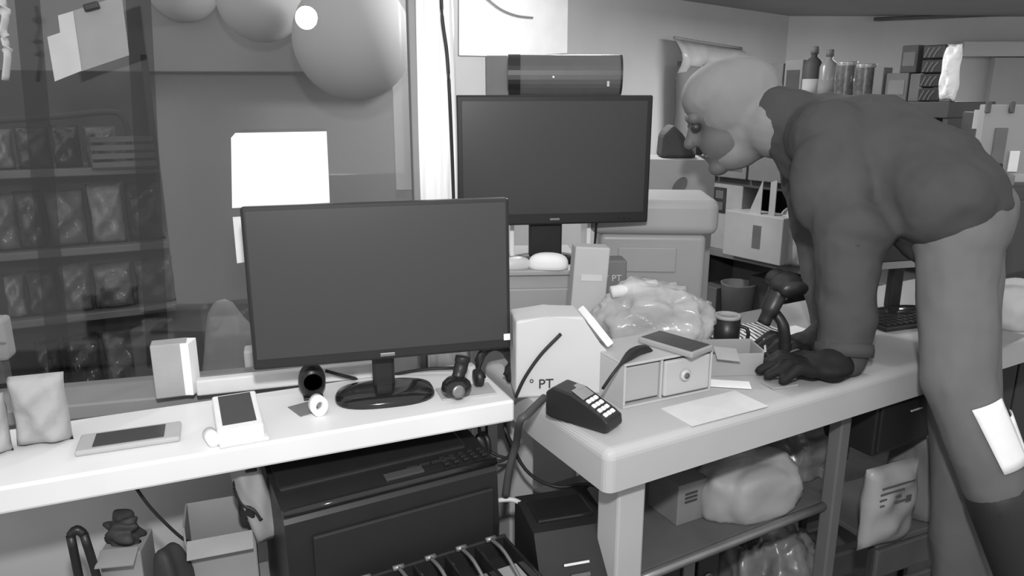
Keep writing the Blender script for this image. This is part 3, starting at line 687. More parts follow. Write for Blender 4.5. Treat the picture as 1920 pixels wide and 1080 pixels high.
prism_x('end_band', [(y * 1.03, z * 1.02 - sz * .01) for y, z in barrel()], sw * .49, sw * .505, m_black, sk)
box('end_block', (sw * .17, .10, sz * .96), (-sw * .41, .0, sz * .48), M('speaker_pale', .17, .6, .2), sk, .004)
lathe('power_lamp', [(0, 0), (.003, 0), (.002, .002), (0, .002)], m_paper, sk, (sw * .0, -.058, sz * .45), (R(90), 0, 0), 12)
box('badge', (.006, .002, .014), (sw * .40, -.0555, sz * .3), m_steel, sk, .0005)
# light patch painted as a white panel, hanging bag, head shadow as grey form
def wall_patch(name, label, pix, mat, off=.01, th=.004, cat='poster'):  # flat panel for the patch of light, not a poster
    P = [on_back_wall(x, y, off) for x, y in pix]; c = sum(P, Vector()) / len(P); d = wd.normalized()
    o = prism(name, [((p - c).dot(d), p.z - c.z) for p in P], th, mat, None, c, (0, 0, BACK_ROT)); return tag(o, label, cat)
wall_patch('wall_light_patch', 'large blank brilliant white sheet on the wall above the speaker', [(858, -60), (1062, -60), (1060, 100), (960, 106), (858, 104)], m_paper)  # pool of light on the wall, put into white colour
tag(tube('wall_wire', [on_back_wall(900, -5, .03), on_back_wall(930, 18, .03), on_back_wall(960, 30, .03), on_back_wall(990, 34, .03)], .004, m_plastd), 'thin grey wire sagging across the blank white sheet', 'wire')  # the white sheet here is the painted patch of light
hb = thing('hanging_bag', 'white plastic bag hanging open from a thin wall rail left of the hood', 'plastic bag', on_back_wall(1300, 150, .08), math.degrees(BACK_ROT))
def wl(x, y, off=.0): 
    p = on_back_wall(x, y, .08) - on_back_wall(1300, 150, .08); return Vector((p.dot(wd), -off, p.z))
tube('rail', [wl(1241, 72), wl(1300, 82), wl(1368, 92)], .008, m_plastd, hb, 3)
bm = bmesh.new(); top = [wl(1242 + 126 * i / 12, 74 + 20 * i / 12) for i in range(13)]; bot = [wl(1244 + 110 * i / 12, 150 - 34 * (i / 12) ** 2 + 6 * math.sin(i)) for i in range(13)]
rows_ = []
for j in range(7):
    t_ = j / 6; rows_.append([bm.verts.new(top[i].lerp(bot[i], t_) + Vector((0, -.05 * math.sin(math.pi * min(1, t_ * 1.1)) - .02 * math.sin(i * 2.1) * t_, 0))) for i in range(13)])
for a_, b_ in zip(rows_, rows_[1:]):
    for i in range(12): bm.faces.new((a_[i], a_[i + 1], b_[i + 1], b_[i]))
bo = frombm('bag_film', bm, M('bag_film', .5, .25, .5, .1, 9, .4, 12, alpha=.75), hb, smooth=True)
sol = bo.modifiers.new('thickness', 'SOLIDIFY'); sol.thickness = .004
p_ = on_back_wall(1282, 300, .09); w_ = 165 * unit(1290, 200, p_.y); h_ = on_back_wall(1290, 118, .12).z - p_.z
tag(frombm('head_shadow', pillow_mesh(w_, h_, .12, 4, crimp=False), M('head_shadow_grey', .17, .9, .1, .06, 6), None, p_, (0, 0, BACK_ROT), True), 'grey coat hanging on the wall behind the hooded head', 'coat')  # shadow left of the head, put into a grey padded shape
# tall white bin
Yb = 1.73; w_, h_, q_ = prect(1122, 372, 1318, 640, Yb)
bn = thing('storage_bin', 'tall white plastic bin with overhanging rounded lid behind the desk', 'bin', (q_.x, Yb + .09, 0), -4)
H_ = q_.z + h_
m_bin = M('bin_plastic', .40, .35, .4, .04, 3)
lz = py(1220, 440, Yb).z
box('body', (w_, .18, lz), (0, 0, lz / 2), m_bin, bn, .012, seg=4)
box('lid', (w_ * 1.20, .205, H_ - lz), (0, 0, (lz + H_) / 2), m_bin, bn, .022, seg=6)
box('raised_panel', (w_ * .55, .006, .06), (-w_ * .05, -.092, lz - .06), m_bin, bn, .003)
box('raised_panel', (w_ * .55, .006, .16), (-w_ * .05, -.092, lz - .20), m_bin, bn, .003)
# tall pale carton column behind the bin with a black bag on it
w_, h_, q_ = prect(1215, 300, 1345, 400, 2.05)
tcn_ = thing('tall_carton', 'tall pale carton behind the white bin with a grey oval mark', 'box', (q_.x, 2.15, 0), -6)
Ht = q_.z + h_
prism('carton', [(-w_ / 2, 0), (w_ / 2, 0), (w_ / 2, Ht - .04), (w_ * .34, Ht), (-w_ / 2, Ht)], .16, M('carton_column', .30, .75, .15, .05, 8), tcn_, bev=.003)
bm = bmesh.new(); bm_lathe(bm, [(0, 0), (.03, 0), (.03, .002), (0, .002)], 24, sy=.55)
frombm('oval_mark', bm, m_mid, tcn_, (.0, -.081, Ht - .075), (R(90), R(-60), 0))
w_, h_, q_ = prect(1238, 236, 1302, 300, 2.12)
prb = prism('black_pouch', [(-w_ / 2, 0), (w_ / 2, 0), (w_ * .52, h_ * .12), (w_ * .1, h_ * .72), (-w_ * .18, h_), (-w_ * .46, h_ * .7)], .09, M('pouch_dark', .05, .7, .2, .1, 9), None, (q_.x, 2.15, Ht), (0, 0, 0), .01)
tag(prb, 'dark angular pouch sitting on the tall pale carton', 'pouch')

# ------------------------------------------------------------------ shelf unit with tins
UA, UB = Vector((.70, 2.95, 0)), Vector((1.235, 2.17, 0))
ud = (UB - UA).normalized(); un = Vector((ud.y, -ud.x, 0)); UROT = math.atan2(ud.y, ud.x); UL = (UB - UA).length
def on_unit(x, y, off=0.0): return ppl(x, y, UA + un * off, un)
su = thing('shelf_unit', 'dark open shelf unit behind the person with tins along its top', 'shelf', UA, math.degrees(UROT))
ztop = on_unit(1620, 190).z; zup = on_unit(1400, 336).z; zmid = on_unit(1420, 482).z
m_un = M('unit_dark', .075, .6, .25, .1, 8); m_ub = M('unit_board', .11, .55, .3, .1, 8)
for nm, z, th, mm in (('top_board', ztop, .045, m_un), ('board', zup, .03, m_un), ('board', zmid, .03, M('board_pale', .16, .5, .3)), ('board', .30, .03, m_un)):
    box(nm, (UL, .28, th), (UL / 2, .14, z - th / 2), mm, su, .003)
for x in (.008, UL - .008): box('side_panel', (.016, .28, ztop - .045), (x, .145, (ztop - .045) / 2), m_un, su, .002)
box('back_panel', (UL, .008, ztop - .05), (UL / 2, .283, (ztop - .05) / 2), M('unit_back', .10, .7, .2, .1, 5), su, .001)
def ub(x0, x1, ytop, off=-.04, base=None, zref=400):
    base = ztop if base is None else base
    a, b = on_unit(x0, ytop, off), on_unit(x1, ytop, off)
    c = (a + b) / 2; c.z = base
    return (b - a).length, on_unit((x0 + x1) / 2, ytop, off).z - base, c
UR = math.degrees(UROT)
def ubox(name, label, cat, x0, x1, yt, mat, off=-.06, d=.07, base=None, group='goods on the shelf unit', print_=None, rz_=0):
    w, h, c = ub(x0, x1, yt, off, base); t = thing(name, label, cat, c, UR + rz_, group)
    box('pack', (w * .97, d, h), (0, d * .3, h / 2), mat, t, .003)
    if print_:
        box('printed_panel', (w * .7, .001, h * .5), (0, -d * .2 - .0006, h * .5), print_, t, 0)
    return t
ubox('goods_box', 'mid grey carton on the shelf top, directly behind the shoulder', 'box', 1400, 1476, 120, m_mid, -.14, .08, print_=m_dark)
ubox('goods_box', 'grey carton on the shelf top, left of the two capped bottles', 'box', 1477, 1512, 112, M('pack_grey', .16, .6, .2), -.10, .07, print_=m_dark)
for i, (x0, x1, yt, mm, lab) in enumerate(((1514, 1544, 86, m_dark, 'dark capped bottle with pale label on the shelf top, left of the pair'), (1543, 1572, 92, M('bottle_grey', .17, .3, .4), 'grey capped bottle on the shelf top, right of the pair'))):
    w, h, c = ub(x0, x1, yt, -.05); t = thing('bottle', lab, 'bottle', c, UR, 'bottles on the shelf top')
    r = w / 2
    lathe('bottle_body', [(0, 0), (r * .95, 0), (r, .006), (r, h * .66), (r * .8, h * .74), (r * .35, h * .80), (r * .35, h * .86), (0, h * .86)], mm, t, n=24)
    lathe('cap', [(0, 0), (r * .45, 0), (r * .42, h * .13), (0, h * .14)], m_mid, t, (0, 0, h * .86), n=18)
    lathe('label_band', [(r * 1.02, h * .05), (r * 1.02, h * .40)], m_lite if i == 0 else m_mid2, t, n=24)
m_tin = M('tin_metal', .55, .22, .6, .1, 10, metal=.7)
m_tind = M('tin_print', .07, .35, .5, .5, 60)
for i, (x0, x1, yt, lab) in enumerate(((1572, 1606, 116, 'shiny tin with dark patterned wrapper, left of the two tins on the shelf top'), (1608, 1642, 120, 'shiny tin with dark wrapper, right of the two tins on the shelf top'))):
    w, h, c = ub(x0, x1, yt, -.05); t = thing('tin', lab, 'tin', c, UR, 'tins on the shelf top'); r = w / 2
    lathe('tin_body', [(0, 0), (r, 0), (r, h), (r * .95, h), (r * .95, h - .003), (0, h - .003)], m_tin, t, n=28)
    bm = bmesh.new(); rr = r * 1.015; n_ = 14
    a_ = [bm.verts.new((rr * math.cos(R(-125) + R(115) * k_ / n_), rr * math.sin(R(-125) + R(115) * k_ / n_), h * .1)) for k_ in range(n_ + 1)]
    b_ = [bm.verts.new((v.co.x, v.co.y, h * .9)) for v in a_]
    for k_ in range(n_): bm.faces.new((a_[k_], a_[k_ + 1], b_[k_ + 1], b_[k_]))
    frombm('wrapper', bm, m_tind, t, smooth=True)
    lathe('ring', [(r * 1.01, 0), (r * 1.04, .002), (r * 1.01, .004)], m_tin, t, (0, 0, h - .006), n=28)
ubox('goods_box', 'narrow grey carton on the shelf top, right of the shiny tins', 'box', 1643, 1662, 126, M('pack_grey', .16), -.05, .05)
ubox('goods_box', 'dark squat carton on the shelf top, below the upper dark carton', 'box', 1667, 1710, 137, m_mid, -.05, .07, print_=m_mid2)
b2 = ubox('goods_box', 'small dark carton on the shelf top, left of the tall patterned stack', 'box', 1712, 1737, 138, m_mid, -.05, .07)
w, h, c = ub(1667, 1737, 137, -.05)
ubox('goods_box', 'upright dark carton lying on top of the two squat cartons', 'box', 1696, 1728, 85, m_dark, -.05, .06, base=ztop + h, print_=m_mid)
wS, hS, cS = ub(1737, 1779, 84, -.05)
for k_ in range(4):
    t = thing('coffee_pack', ['lowest', 'second lowest', 'second highest', 'topmost'][k_] + ' of the four stacked dark patterned packs on the shelf top', 'packet', cS + Vector((0, 0, hS / 4 * k_)), UR, 'stacked patterned packs')
    box('pack', (wS * .97, .07, hS / 4 * .97), (0, .02, hS / 8), m_black, t, .004)
    bm = bmesh.new()
    for q_ in range(3): bm_tube(bm, spline([Vector((wS * (-.38 + .2 * q_), 0, hS * .03)), Vector((wS * (-.3 + .2 * q_), 0, hS * .11)), Vector((wS * (-.2 + .24 * q_), 0, hS * .2))], 4), .0022, 5)
    frombm('swirl_print', bm, M('swirl_grey', .16, .6, .2), t, (0, -.0152, 0))
w, h, c = ub(1777, 1803, 83, -.05)
t = thing('foil_pack', 'upright pack of crumpled bright silver foil at the shelf end', 'packet', c, UR, 'goods on the shelf unit')
frombm('foil', pillow_mesh(w * 1.15, h, .06, 31), M('foil_bright', .93, .45, .5, .05, 10, .8, 40, metal=.0), t, (0, 0, 0), smooth=True)
box('base_clip', (w * .8, .03, .010), (0, 0, .005), m_mid, t, .002)
# middle boards
m_pic = M('picture_dark', .035, .5, .2, .2, 30)
b3 = ubox('display_box', 'pale carton with a dark picture panel on the middle board', 'box', 1318, 1402, 342, m_lite, -.02, .10, base=zmid)
w, h, c = ub(1318, 1402, 342, -.02, zmid)
pp = box('picture', (w * .52, .001, h * .38), (-w * .12, -.0208, h * .74), m_pic, b3, 0)
for dx in (-1, 1):
    for dz in (-1, 1): box('picture_cell', (w * .17, .001, h * .12), (dx * w * .11, -.0006, dz * h * .085), M('picture_grey', .12, .6, .2), pp, 0)
w, h, c = ub(1360, 1470, 402, .06, zmid)
t = thing('flap_box', 'open pale carton with raised flaps and a dark mark on the middle board', 'box', c, UR)
box('carton', (w, .10, h), (0, .05, h / 2), M('carton_pale2', .36, .75, .15, .06, 10), t, .003)
prism('flap', [(-w * .10, h), (w * .10, h), (w * .10, h * 1.75)], .003, M('carton_pale2', .36), t, (-.01, .02, 0))
prism('flap', [(w * .16, h), (w * .26, h), (w * .26, h * 1.75), (w * .16, h * 1.7)], .003, M('carton_pale2', .36), t, (0, .03, 0))
box('mark', (w * .14, .001, h * .5), (w * .08, -.0006, h * .52), m_mid, t, 0)
w, h, c = ub(1444, 1524, 392, -.02, zmid)
tag(frombm('plastic_bag', lump_mesh(w * 1.1, .10, h * 1.0, 41, .12, 3, 30, -.6, .25), M('bag_white', .38, .4, .3, .05, 9, .3, 20), None, c, (0, 0, UROT), True), 'white plastic bag slumped on the middle board beside the sleeve', 'plastic bag')
ubox('goods_box', 'dark carton on the upper board behind the chin', 'box', 1308, 1350, 292, m_dark, .0, .10, base=zup)
ubox('goods_box', 'grey carton on the upper board below the hood', 'box', 1352, 1410, 278, m_mid2, .0, .10, base=zup, print_=m_mid)
ubox('goods_box', 'plain grey carton on the upper board next to the sleeve', 'box', 1412, 1478, 280, M('pack_grey', .16), .0, .10, base=zup)
# lower items on the bottom board, in the dark below
w, h, c = ub(1325, 1400, 505, .0, .33)
for i, (x0, x1, yt, lab, mm) in enumerate(((1318, 1352, 535, 'dim dark carton low in the shelf unit beside the bin', m_mid), (1412, 1462, 520, 'dim dark carton low in the shelf unit behind the scanner', m_dark))):
    ubox('goods_box', lab, 'box', x0, x1, yt, mm, -.05, .12, base=.30, group='goods on the shelf unit')
w, h, c = ub(1360, 1412, 530, .0, .30)
tag(lathe('paper_cup', [(0, 0), (w * .38, 0), (w * .5, h * .97), (w * .52, h), (w * .46, h), (w * .35, .01), (0, .01)], M('cup_grey', .14, .7, .2), None, c, (0, 0, 0), 28), 'tall dim paper cup low in the shelf unit behind the black mug', 'cup')
# ------------------------------------------------------------------ far right: pale board with pinned things
Yr = 2.02
w_, h_, q_ = prect(1822, 196, 2040, 350, Yr)
nb = thing('partition_board', 'pale partition board with pinned notes at the right picture edge', 'board', (q_.x, Yr, 0), -4)
Hn = q_.z + h_
box('panel', (w_, .03, Hn), (0, 0, Hn / 2), M('board_white', .36, .7, .2, .05, 6), nb, .003)
def nbl(x, y): p = py(x, y, Yr - .017); return Vector((p.x - q_.x, -.018, p.z))
for nm, x0, y0, x1, y1, mm in (('dark_notice', 1858, 240, 1894, 322, m_mid2), ('white_note', 1889, 283, 1913, 322, m_paper), ('switch_plate', 1828, 206, 1842, 242, M('switch_pale', .5, .5, .3)), ('white_note', 1888, 326, 1960, 356, M('switch_pale', .5))):
    a, b = nbl(x0, y1), nbl(x1, y0)
    box(nm, (b.x - a.x, .004, b.z - a.z), ((a.x + b.x) / 2, -.018 - (.004 if x0 == 1889 else 0), (a.z + b.z) / 2), mm, nb, .001)
for x in (1857, 1900): p = nbl(x, 201); box('hook', (.012, .012, .03), (p.x, -.02, p.z), m_mid, nb, .003)
w_, h_, q_ = prect(1796, 194, 1823, 300, 2.10)
tag(box('dark_binder', (w_, .09, Hn - .02), (q_.x + .01, 2.09, (Hn - .02) / 2), M('binder_dark', .08, .6, .2, .2, 10), None, .004, (0, 0, R(-6))), 'tall dark upright panel between shelf unit and pale board', 'panel')
w_, h_, q_ = prect(1842, 352, 2040, 480, 1.84)
dc = thing('dark_cabinet', 'dark low cabinet below the pale board at the right picture edge', 'cabinet', (q_.x, 1.90, 0), -4)
Hc = q_.z + h_
box('body', (w_, .14, Hc), (0, 0, Hc / 2), m_un, dc, .004); box('door', (w_ * .48, .01, Hc - .06), (-w_ * .245, -.075, Hc / 2), m_un, dc, .003); box('door', (w_ * .48, .01, Hc - .06), (w_ * .245, -.075, Hc / 2), m_un, dc, .003)
w_, h_, q_ = prect(1838, 309, 1866, 352, 1.88)
tag(box('black_case', (w_, .08, h_), (q_.x, 1.90, Hc + h_ / 2), m_black, None, .004), 'small black case standing on the dark cabinet behind the hip', 'case')
w_, h_, q_ = prect(1870, 325, 1893, 352, 1.88)
tag(box('pale_case', (w_ * 1.1, .07, h_ * .8), (q_.x, 1.90, Hc + h_ * .4), M('pack_pale', .22, .6, .2), None, .004), 'small pale case on the dark cabinet next to the black case', 'case')
# ceiling tube fixture over the far room
tf = thing('ceiling_fixture', 'slim tube light fixture under the ceiling above the shelf unit', 'lamp', (1.75, 3.55, CEIL), 35)
box('housing', (.95, .09, .05), (0, 0, -.026), m_lite, tf, .006)
bl = thing('added_fill_fixture', 'round ceiling lamp above the speaker, just out of the picture', 'lamp', (0.22, 2.50, CEIL), 0)  # added lamp, out of view, brightens the back wall
lathe('plate', [(0, -.02), (.07, -.02), (.075, -.012), (.075, 0), (0, 0)], m_lite, bl, n=32)  # plate for the added fill light, out of view

# ------------------------------------------------------------------ person
def blob(name, prims, voxel, mat, parent, smooth_n=6, fold=0.0, ff=7.0, axis=(1, 1, .45)):
    bm = bmesh.new()
    for p in prims:
        if p[0] == 'cap':
            _, a, b, r0, r1 = p[:5]; a, b = Vector(a), Vector(b); d = b - a; n = 8
            pts = []; rr = []
            u = d.normalized()
            for i in range(1, 5): t = i / 5 * math.pi / 2; pts.append(a - u * r0 * math.cos(t)); rr.append(r0 * math.sin(t))
            for i in range(n + 1): pts.append(a.lerp(b, i / n)); rr.append(r0 + (r1 - r0) * i / n)
            for i in range(4, 0, -1): t = i / 5 * math.pi / 2; pts.append(b + u * r1 * math.cos(t)); rr.append(r1 * math.sin(t))
            bm_tube(bm, pts, rr, 16)
        else:
            _, c, rad, rot = p
            mt = Matrix.Translation(c) @ (rot.to_4x4() if rot else Matrix.Identity(4)) @ Matrix.Diagonal((rad[0], rad[1], rad[2], 1))
            bmesh.ops.create_uvsphere(bm, u_segments=24, v_segments=16, radius=1.0, matrix=mt)
    bmesh.ops.recalc_face_normals(bm, faces=bm.faces[:])
    me = bpy.data.meshes.new('tmp'); bm.to_mesh(me); bm.free()
    o = bpy.data.objects.new('tmp', me); col.objects.link(o)
    md = o.modifiers.new('r', 'REMESH'); md.mode = 'VOXEL'; md.voxel_size = voxel
    sm = o.modifiers.new('s', 'SMOOTH'); sm.iterations = smooth_n; sm.factor = .5
    me2 = bpy.data.meshes.new_from_object(o.evaluated_get(bpy.context.evaluated_depsgraph_get()))
    bpy.data.objects.remove(o); bpy.data.meshes.remove(me)
    me2.materials.clear()
    me2.name = name
    if fold:
        nr = [v.normal.copy() for v in me2.vertices]
        for v, n_ in zip(me2.vertices, nr):
            q = Vector((v.co.x * axis[0], v.co.y * axis[1], v.co.z * axis[2]))
            v.co += n_ * fold * ridge(q + Vector((.3, .7, .2)), ff)
    return link(name, me2, mat, parent, smooth=True)
hipN, hipF = py(1798, 445, 1.20), py(1802, 432, 1.29)
kneeN = py(1796, 715, 1.13); ankN = py(1968, 1190, 1.04)
kneeF = hipF + Vector((.03, -.07, -.43)); ankF = Vector((kneeF.x + .05, kneeF.y + .0, .10))
pel, wai, che, upc = py(1772, 388, 1.26), py(1725, 348, 1.31), py(1625, 300, 1.40), py(1550, 270, 1.47)
SN, SF = py(1558, 262, 1.37), py(1512, 245, 1.62)
elN, wrN = py(1590, 460, 1.25), py(1582, 668, 1.195)
elF, wrF = py(1545, 455, 1.52), py(1565, 610, 1.37)
neck = py(1462, 225, 1.52); HC = py(1366, 209, 1.58)
PR = Vector((kneeF.x, kneeF.y, 0))
person = thing('person', 'person in light hood, dark jacket and grey trousers bending over the desk, gloved hand down', 'person', PR, 0)
def C_(v): return Vector(v) - PR
hipN, hipF, kneeN, ankN, kneeF, ankF, pel, wai, che, upc, SN, SF, elN, wrN, elF, wrF, neck, HC = [C_(v) for v in (hipN, hipF, kneeN, ankN, kneeF, ankF, pel, wai, che, upc, SN, SF, elN, wrN, elF, wrF, neck, HC)]
# head frame: x forward, y to the person's left, z up
hf = Vector((-.80, .10, -.42)).normalized(); hl = Vector((0, 0, 1)).cross(hf).normalized(); hu = hf.cross(hl).normalized()
HR = Matrix((hf, hl, hu)).transposed()
def H(x, y, z): return HC + HR @ Vector((x, y, z))
# hands: near hand flat on the desk pointing left, far hand beside it
def hand_prims(palm, wrist, fdir, up, r, thumb_side, finger_r, ln=1.0):
    side = up.cross(fdir).normalized(); out = [('cap', wrist, palm - fdir * .01, r * 1.0, r * 1.05), ('ell', palm, (.046, .040, .018), Matrix((fdir, side, up)).transposed())]
    for i, (o_, l_) in enumerate(((-.028, .060), (-.010, .072), (.010, .068), (.028, .052))):
        b0 = palm + fdir * .034 + side * o_; b1 = b0 + fdir * l_ * .5 * ln + up * .010 + side * o_ * .15; b2 = b1 + fdir * l_ * .5 * ln - up * .020 + side * o_ * .1
        out += [('cap', b0, b1, finger_r, finger_r * .95), ('cap', b1, b2, finger_r * .95, finger_r * .8)]
    t0 = palm - fdir * .012 + side * thumb_side * .032; t1 = t0 + fdir * .03 + side * thumb_side * .022; t2 = t1 + fdir * .026 - up * .006
    out += [('cap', t0, t1, finger_r * 1.2, finger_r * 1.05), ('cap', t1, t2, finger_r * 1.05, finger_r * .85)]
    return out
UPV = Vector((0, 0, 1))
palmN = C_(pz(1545, 712, TZ)) + UPV * .024; fdN = Vector((-1, -.06, 0)).normalized()
palmF = C_(pz(1520, 668, TZ)) + UPV * .026; fdF = Vector((-.96, -.25, 0)).normalized()
body = [('cap', pel, wai, .078, .08), ('cap', wai, che, .08, .10), ('cap', che, upc, .105, .09), ('cap', SN, SF, .05, .05), ('cap', SN, elN, .045, .036), ('cap', elN, wrN, .036, .027),
        ('cap', SF, elF, .045, .036), ('cap', elF, wrF, .036, .027), ('cap', upc, neck, .06, .055), ('cap', neck, H(-.03, 0, -.03), .055, .055),
        ('cap', hipN, kneeN, .052, .042), ('cap', kneeN, ankN, .042, .030), ('cap', hipF, kneeF, .052, .042), ('cap', kneeF, ankF, .042, .032), ('cap', hipN, hipF, .058, .058),
        ('ell', H(-.015, 0, .008), (.086, .068, .080), HR), ('ell', H(.022, 0, -.045), (.060, .053, .062), HR), ('cap', H(.078, 0, .004), H(.098, 0, -.026), .009, .013),
        ('cap', H(.070, -.034, .022), H(.070, .034, .022), .014, .014), ('cap', H(.072, -.016, -.062), H(.072, .016, -.062), .009, .009), ('ell', H(.062, 0, -.094), (.024, .026, .020), HR)]
body += hand_prims(palmN, wrN, fdN, UPV, .026, -1, .0075) + hand_prims(palmF, wrF, fdF, UPV, .026, 1, .0075)
# ankles to feet
footN, footF = ankN + Vector((-.11, .03, -.07)), ankF + Vector((-.13, .03, -.055))
body += [('cap', ankN, footN, .032, .022), ('cap', ankF, footF, .035, .022)]
blob('body', body, .0065, M('skin', .13, .6, .3, .06, 30), person, 4)
m_jk = M('jacket_cloth', .066, .85, .15, .12, 9, .35, 14)
m_tr = M('trouser_cloth', .15, .85, .15, .08, 8, .3, 12)
jk = [('cap', wai + Vector((-.01, -.015, -.005)), hipN + Vector((-.03, .015, .055)), .100, .080), ('cap', pel, hipN + Vector((-.015, .03, .05)), .095, .076), ('ell', pel + Vector((-.004, 0, .0)), (.098, .104, .102), None), ('cap', pel.lerp(wai, .25), wai, .102, .110), ('cap', wai, che, .110, .120), ('cap', che, upc, .122, .100), ('cap', SN, SF, .072, .072), ('cap', SN, elN, .068, .060), ('cap', elN, wrN + (elN - wrN) * .02, .060, .044),
      ('cap', SF, elF, .068, .058), ('cap', elF, wrF, .058, .043), ('cap', upc, neck, .085, .068), ('ell', elN + Vector((.01, 0, .03)), (.068, .06, .05), None), ('ell', SN.lerp(elN, .45) + Vector((-.03, .0, 0)), (.06, .05, .09), None)]
jko = blob('jacket', jk, .0065, m_jk, person, 5, .011, 7.0, (.8, 1, 1))
# sleeve cuff and hem bands
def band(name, c, ax, r, w, mat, parent, sy=1.0):
    rot = ax.normalized().to_track_quat('Z', 'Y').to_euler()
    return lathe(name, [(r * .96, -w / 2), (r, -w / 2), (r * 1.03, 0), (r, w / 2), (r * .96, w / 2)], mat, parent, c, rot, 28, sy)
band('cuff', wrN + (elN - wrN) * .06, elN - wrN, .046, .022, m_jk, jko)
tube('seam_fold', [SN.lerp(elN, t_) + Vector((-.01, -.062 + .0 * t_, 0)) for t_ in (.15, .4, .7, .95)], .004, m_jk, jko)
tube('chest_zip', [upc + Vector((-.085, -.075, -.03)), upc + Vector((-.07, -.085, -.075)), upc + Vector((-.055, -.08, -.125))], .012, M('zip_dark', .02, .7, .2), jko)
tr = [('cap', pel + Vector((.028, -.01, -.01)), pel.lerp(hipN, .7) + Vector((.016, 0, 0)), .080, .074), ('cap', hipN, hipF, .072, .072), ('cap', hipN, kneeN, .067, .053), ('cap', kneeN, kneeN.lerp(ankN, .40), .053, .050), ('cap', hipF, kneeF, .068, .054), ('cap', kneeF, kneeF.lerp(ankF, .9), .054, .05)]
tro = blob('trousers', tr, .0065, m_tr, person, 6, .008, 7.0, (1, 1, .6))
rf = M('reflective_tape', .95, .4, .3, .02)
cd = (ankN - kneeN)
def strip(name, t0, t1, a0, a1, r):                 # tape sewn on the outside of the lower leg
    ax_ = cd.normalized(); e1 = Vector((1, 0, 0)); e1 = (e1 - ax_ * e1.dot(ax_)).normalized(); e2 = ax_.cross(e1)
    bm = bmesh.new(); g = []
    for i in range(9):
        t_ = t0 + (t1 - t0) * i / 8; row = []
        for k_ in range(9):
            an = a0 + (a1 - a0) * k_ / 8 - R(12) * i / 8
            row.append(bm.verts.new(kneeN.lerp(ankN, t_) + (e1 * math.cos(an) + e2 * math.sin(an)) * r))
        g.append(row)
    for i in range(8):
        for k_ in range(8): bm.faces.new((g[i][k_], g[i][k_ + 1], g[i + 1][k_ + 1], g[i + 1][k_]))
    o = frombm(name, bm, rf, tro, smooth=True); m_ = o.modifiers.new('t', 'SOLIDIFY'); m_.thickness = .002
    return o
strip('reflective_strip', .07, .32, R(58), R(112), .0575)
strip('reflective_strip', .15, .44, R(14), R(50), .0575)
# boots
bt = M('boot_leather', .03, .5, .3)
for an, fo in ((ankN, footN), (ankF, footF)):
    blob('boot', [('cap', (kneeN if an is ankN else kneeF).lerp(an, .46 if an is ankN else .7), an, .052, .048), ('cap', an + Vector((0, 0, .07)), an + Vector((0, 0, -.02)), .052, .048), ('cap', an + Vector((.015, 0, -.05)), fo, .045, .040)], .008, bt, person, 3)
# hood
hd = [('ell', H(-.024, 0, .012), (.092, .080, .088), HR), ('ell', H(-.026, 0, -.045), (.074, .074, .072), HR), ('cap', H(-.045, 0, -.035), neck + Vector((-.01, 0, -.01)), .074, .066)]
hd += [('ell', H(.012, 0, -.075), (.060, .056, .046), HR), ('ell', H(.002, 0, .045), (.078, .070, .060), HR)]
ho = blob('hood', hd, .0055, M('hood_cloth', .23, .85, .15, .05, 9, .15, 12), person, 5, .006, 8.0, (1, 1, 1))
# eyes, brows, mouth
for s_ in (-1, 1):
    bm = bmesh.new(); bmesh.ops.create_uvsphere(bm, u_segments=16, v_segments=10, radius=.0105, matrix=Matrix.Translation(H(.074, s_ * .031, .004)))
    frombm('eye', bm, M('eye_dark', .04, .3, .4), person, smooth=True)
tube('lips', [H(.076, -.022, -.062), H(.0825, 0, -.060), H(.076, .022, -.062)], .004, M('lip_dark', .10, .6, .2), person, 4)
# gloves
m_gl = M('glove_black', .014, .7, .2, .1, 20, .3, 30)
blob('glove', hand_prims(palmN, wrN.lerp(palmN, .25), fdN, UPV, .029, -1, .0105), .0045, m_gl, person, 3)
blob('glove', hand_prims(palmF, wrF.lerp(palmF, .25), fdF, UPV, .029, 1, .0105), .0045, m_gl, person, 3)
# low step under the raised foot
fz = (PR + footN).z - .045
st = thing('step_stool', 'low wooden step under the raised foot', 'step', ((PR + ankN).x - .05, (PR + ankN).y + .02, 0), 0)
box('tread', (.34, .2, .02), (0, 0, fz - .01), m_mid2, st, .003)
for s_ in (-1, 1): box('side', (.02, .19, fz - .02), (s_ * .14, 0, (fz - .02) / 2), m_mid2, st, .003)
#print('FOOT', fz, (PR+ankN), (PR+kneeN), (PR+hipN), (kneeN-hipN).length, (ankN-kneeN).length)

# ------------------------------------------------------------------ below the window counter
USZ = .42
us = thing('under_shelf', 'pale plank shelf under the window counter holding the black printer and clutter', 'shelf', (c.x * 0 - .42, .97, 0), math.degrees(TR1))
box('plank', (1.0, .24, .02), (-.05, 0, USZ - .01), m_lite, us, .003)
for x in (-.45, 0, .42): box('bracket', (.025, .2, USZ - .02), (x, 0, (USZ - .02) / 2), m_plastd, us, .003)
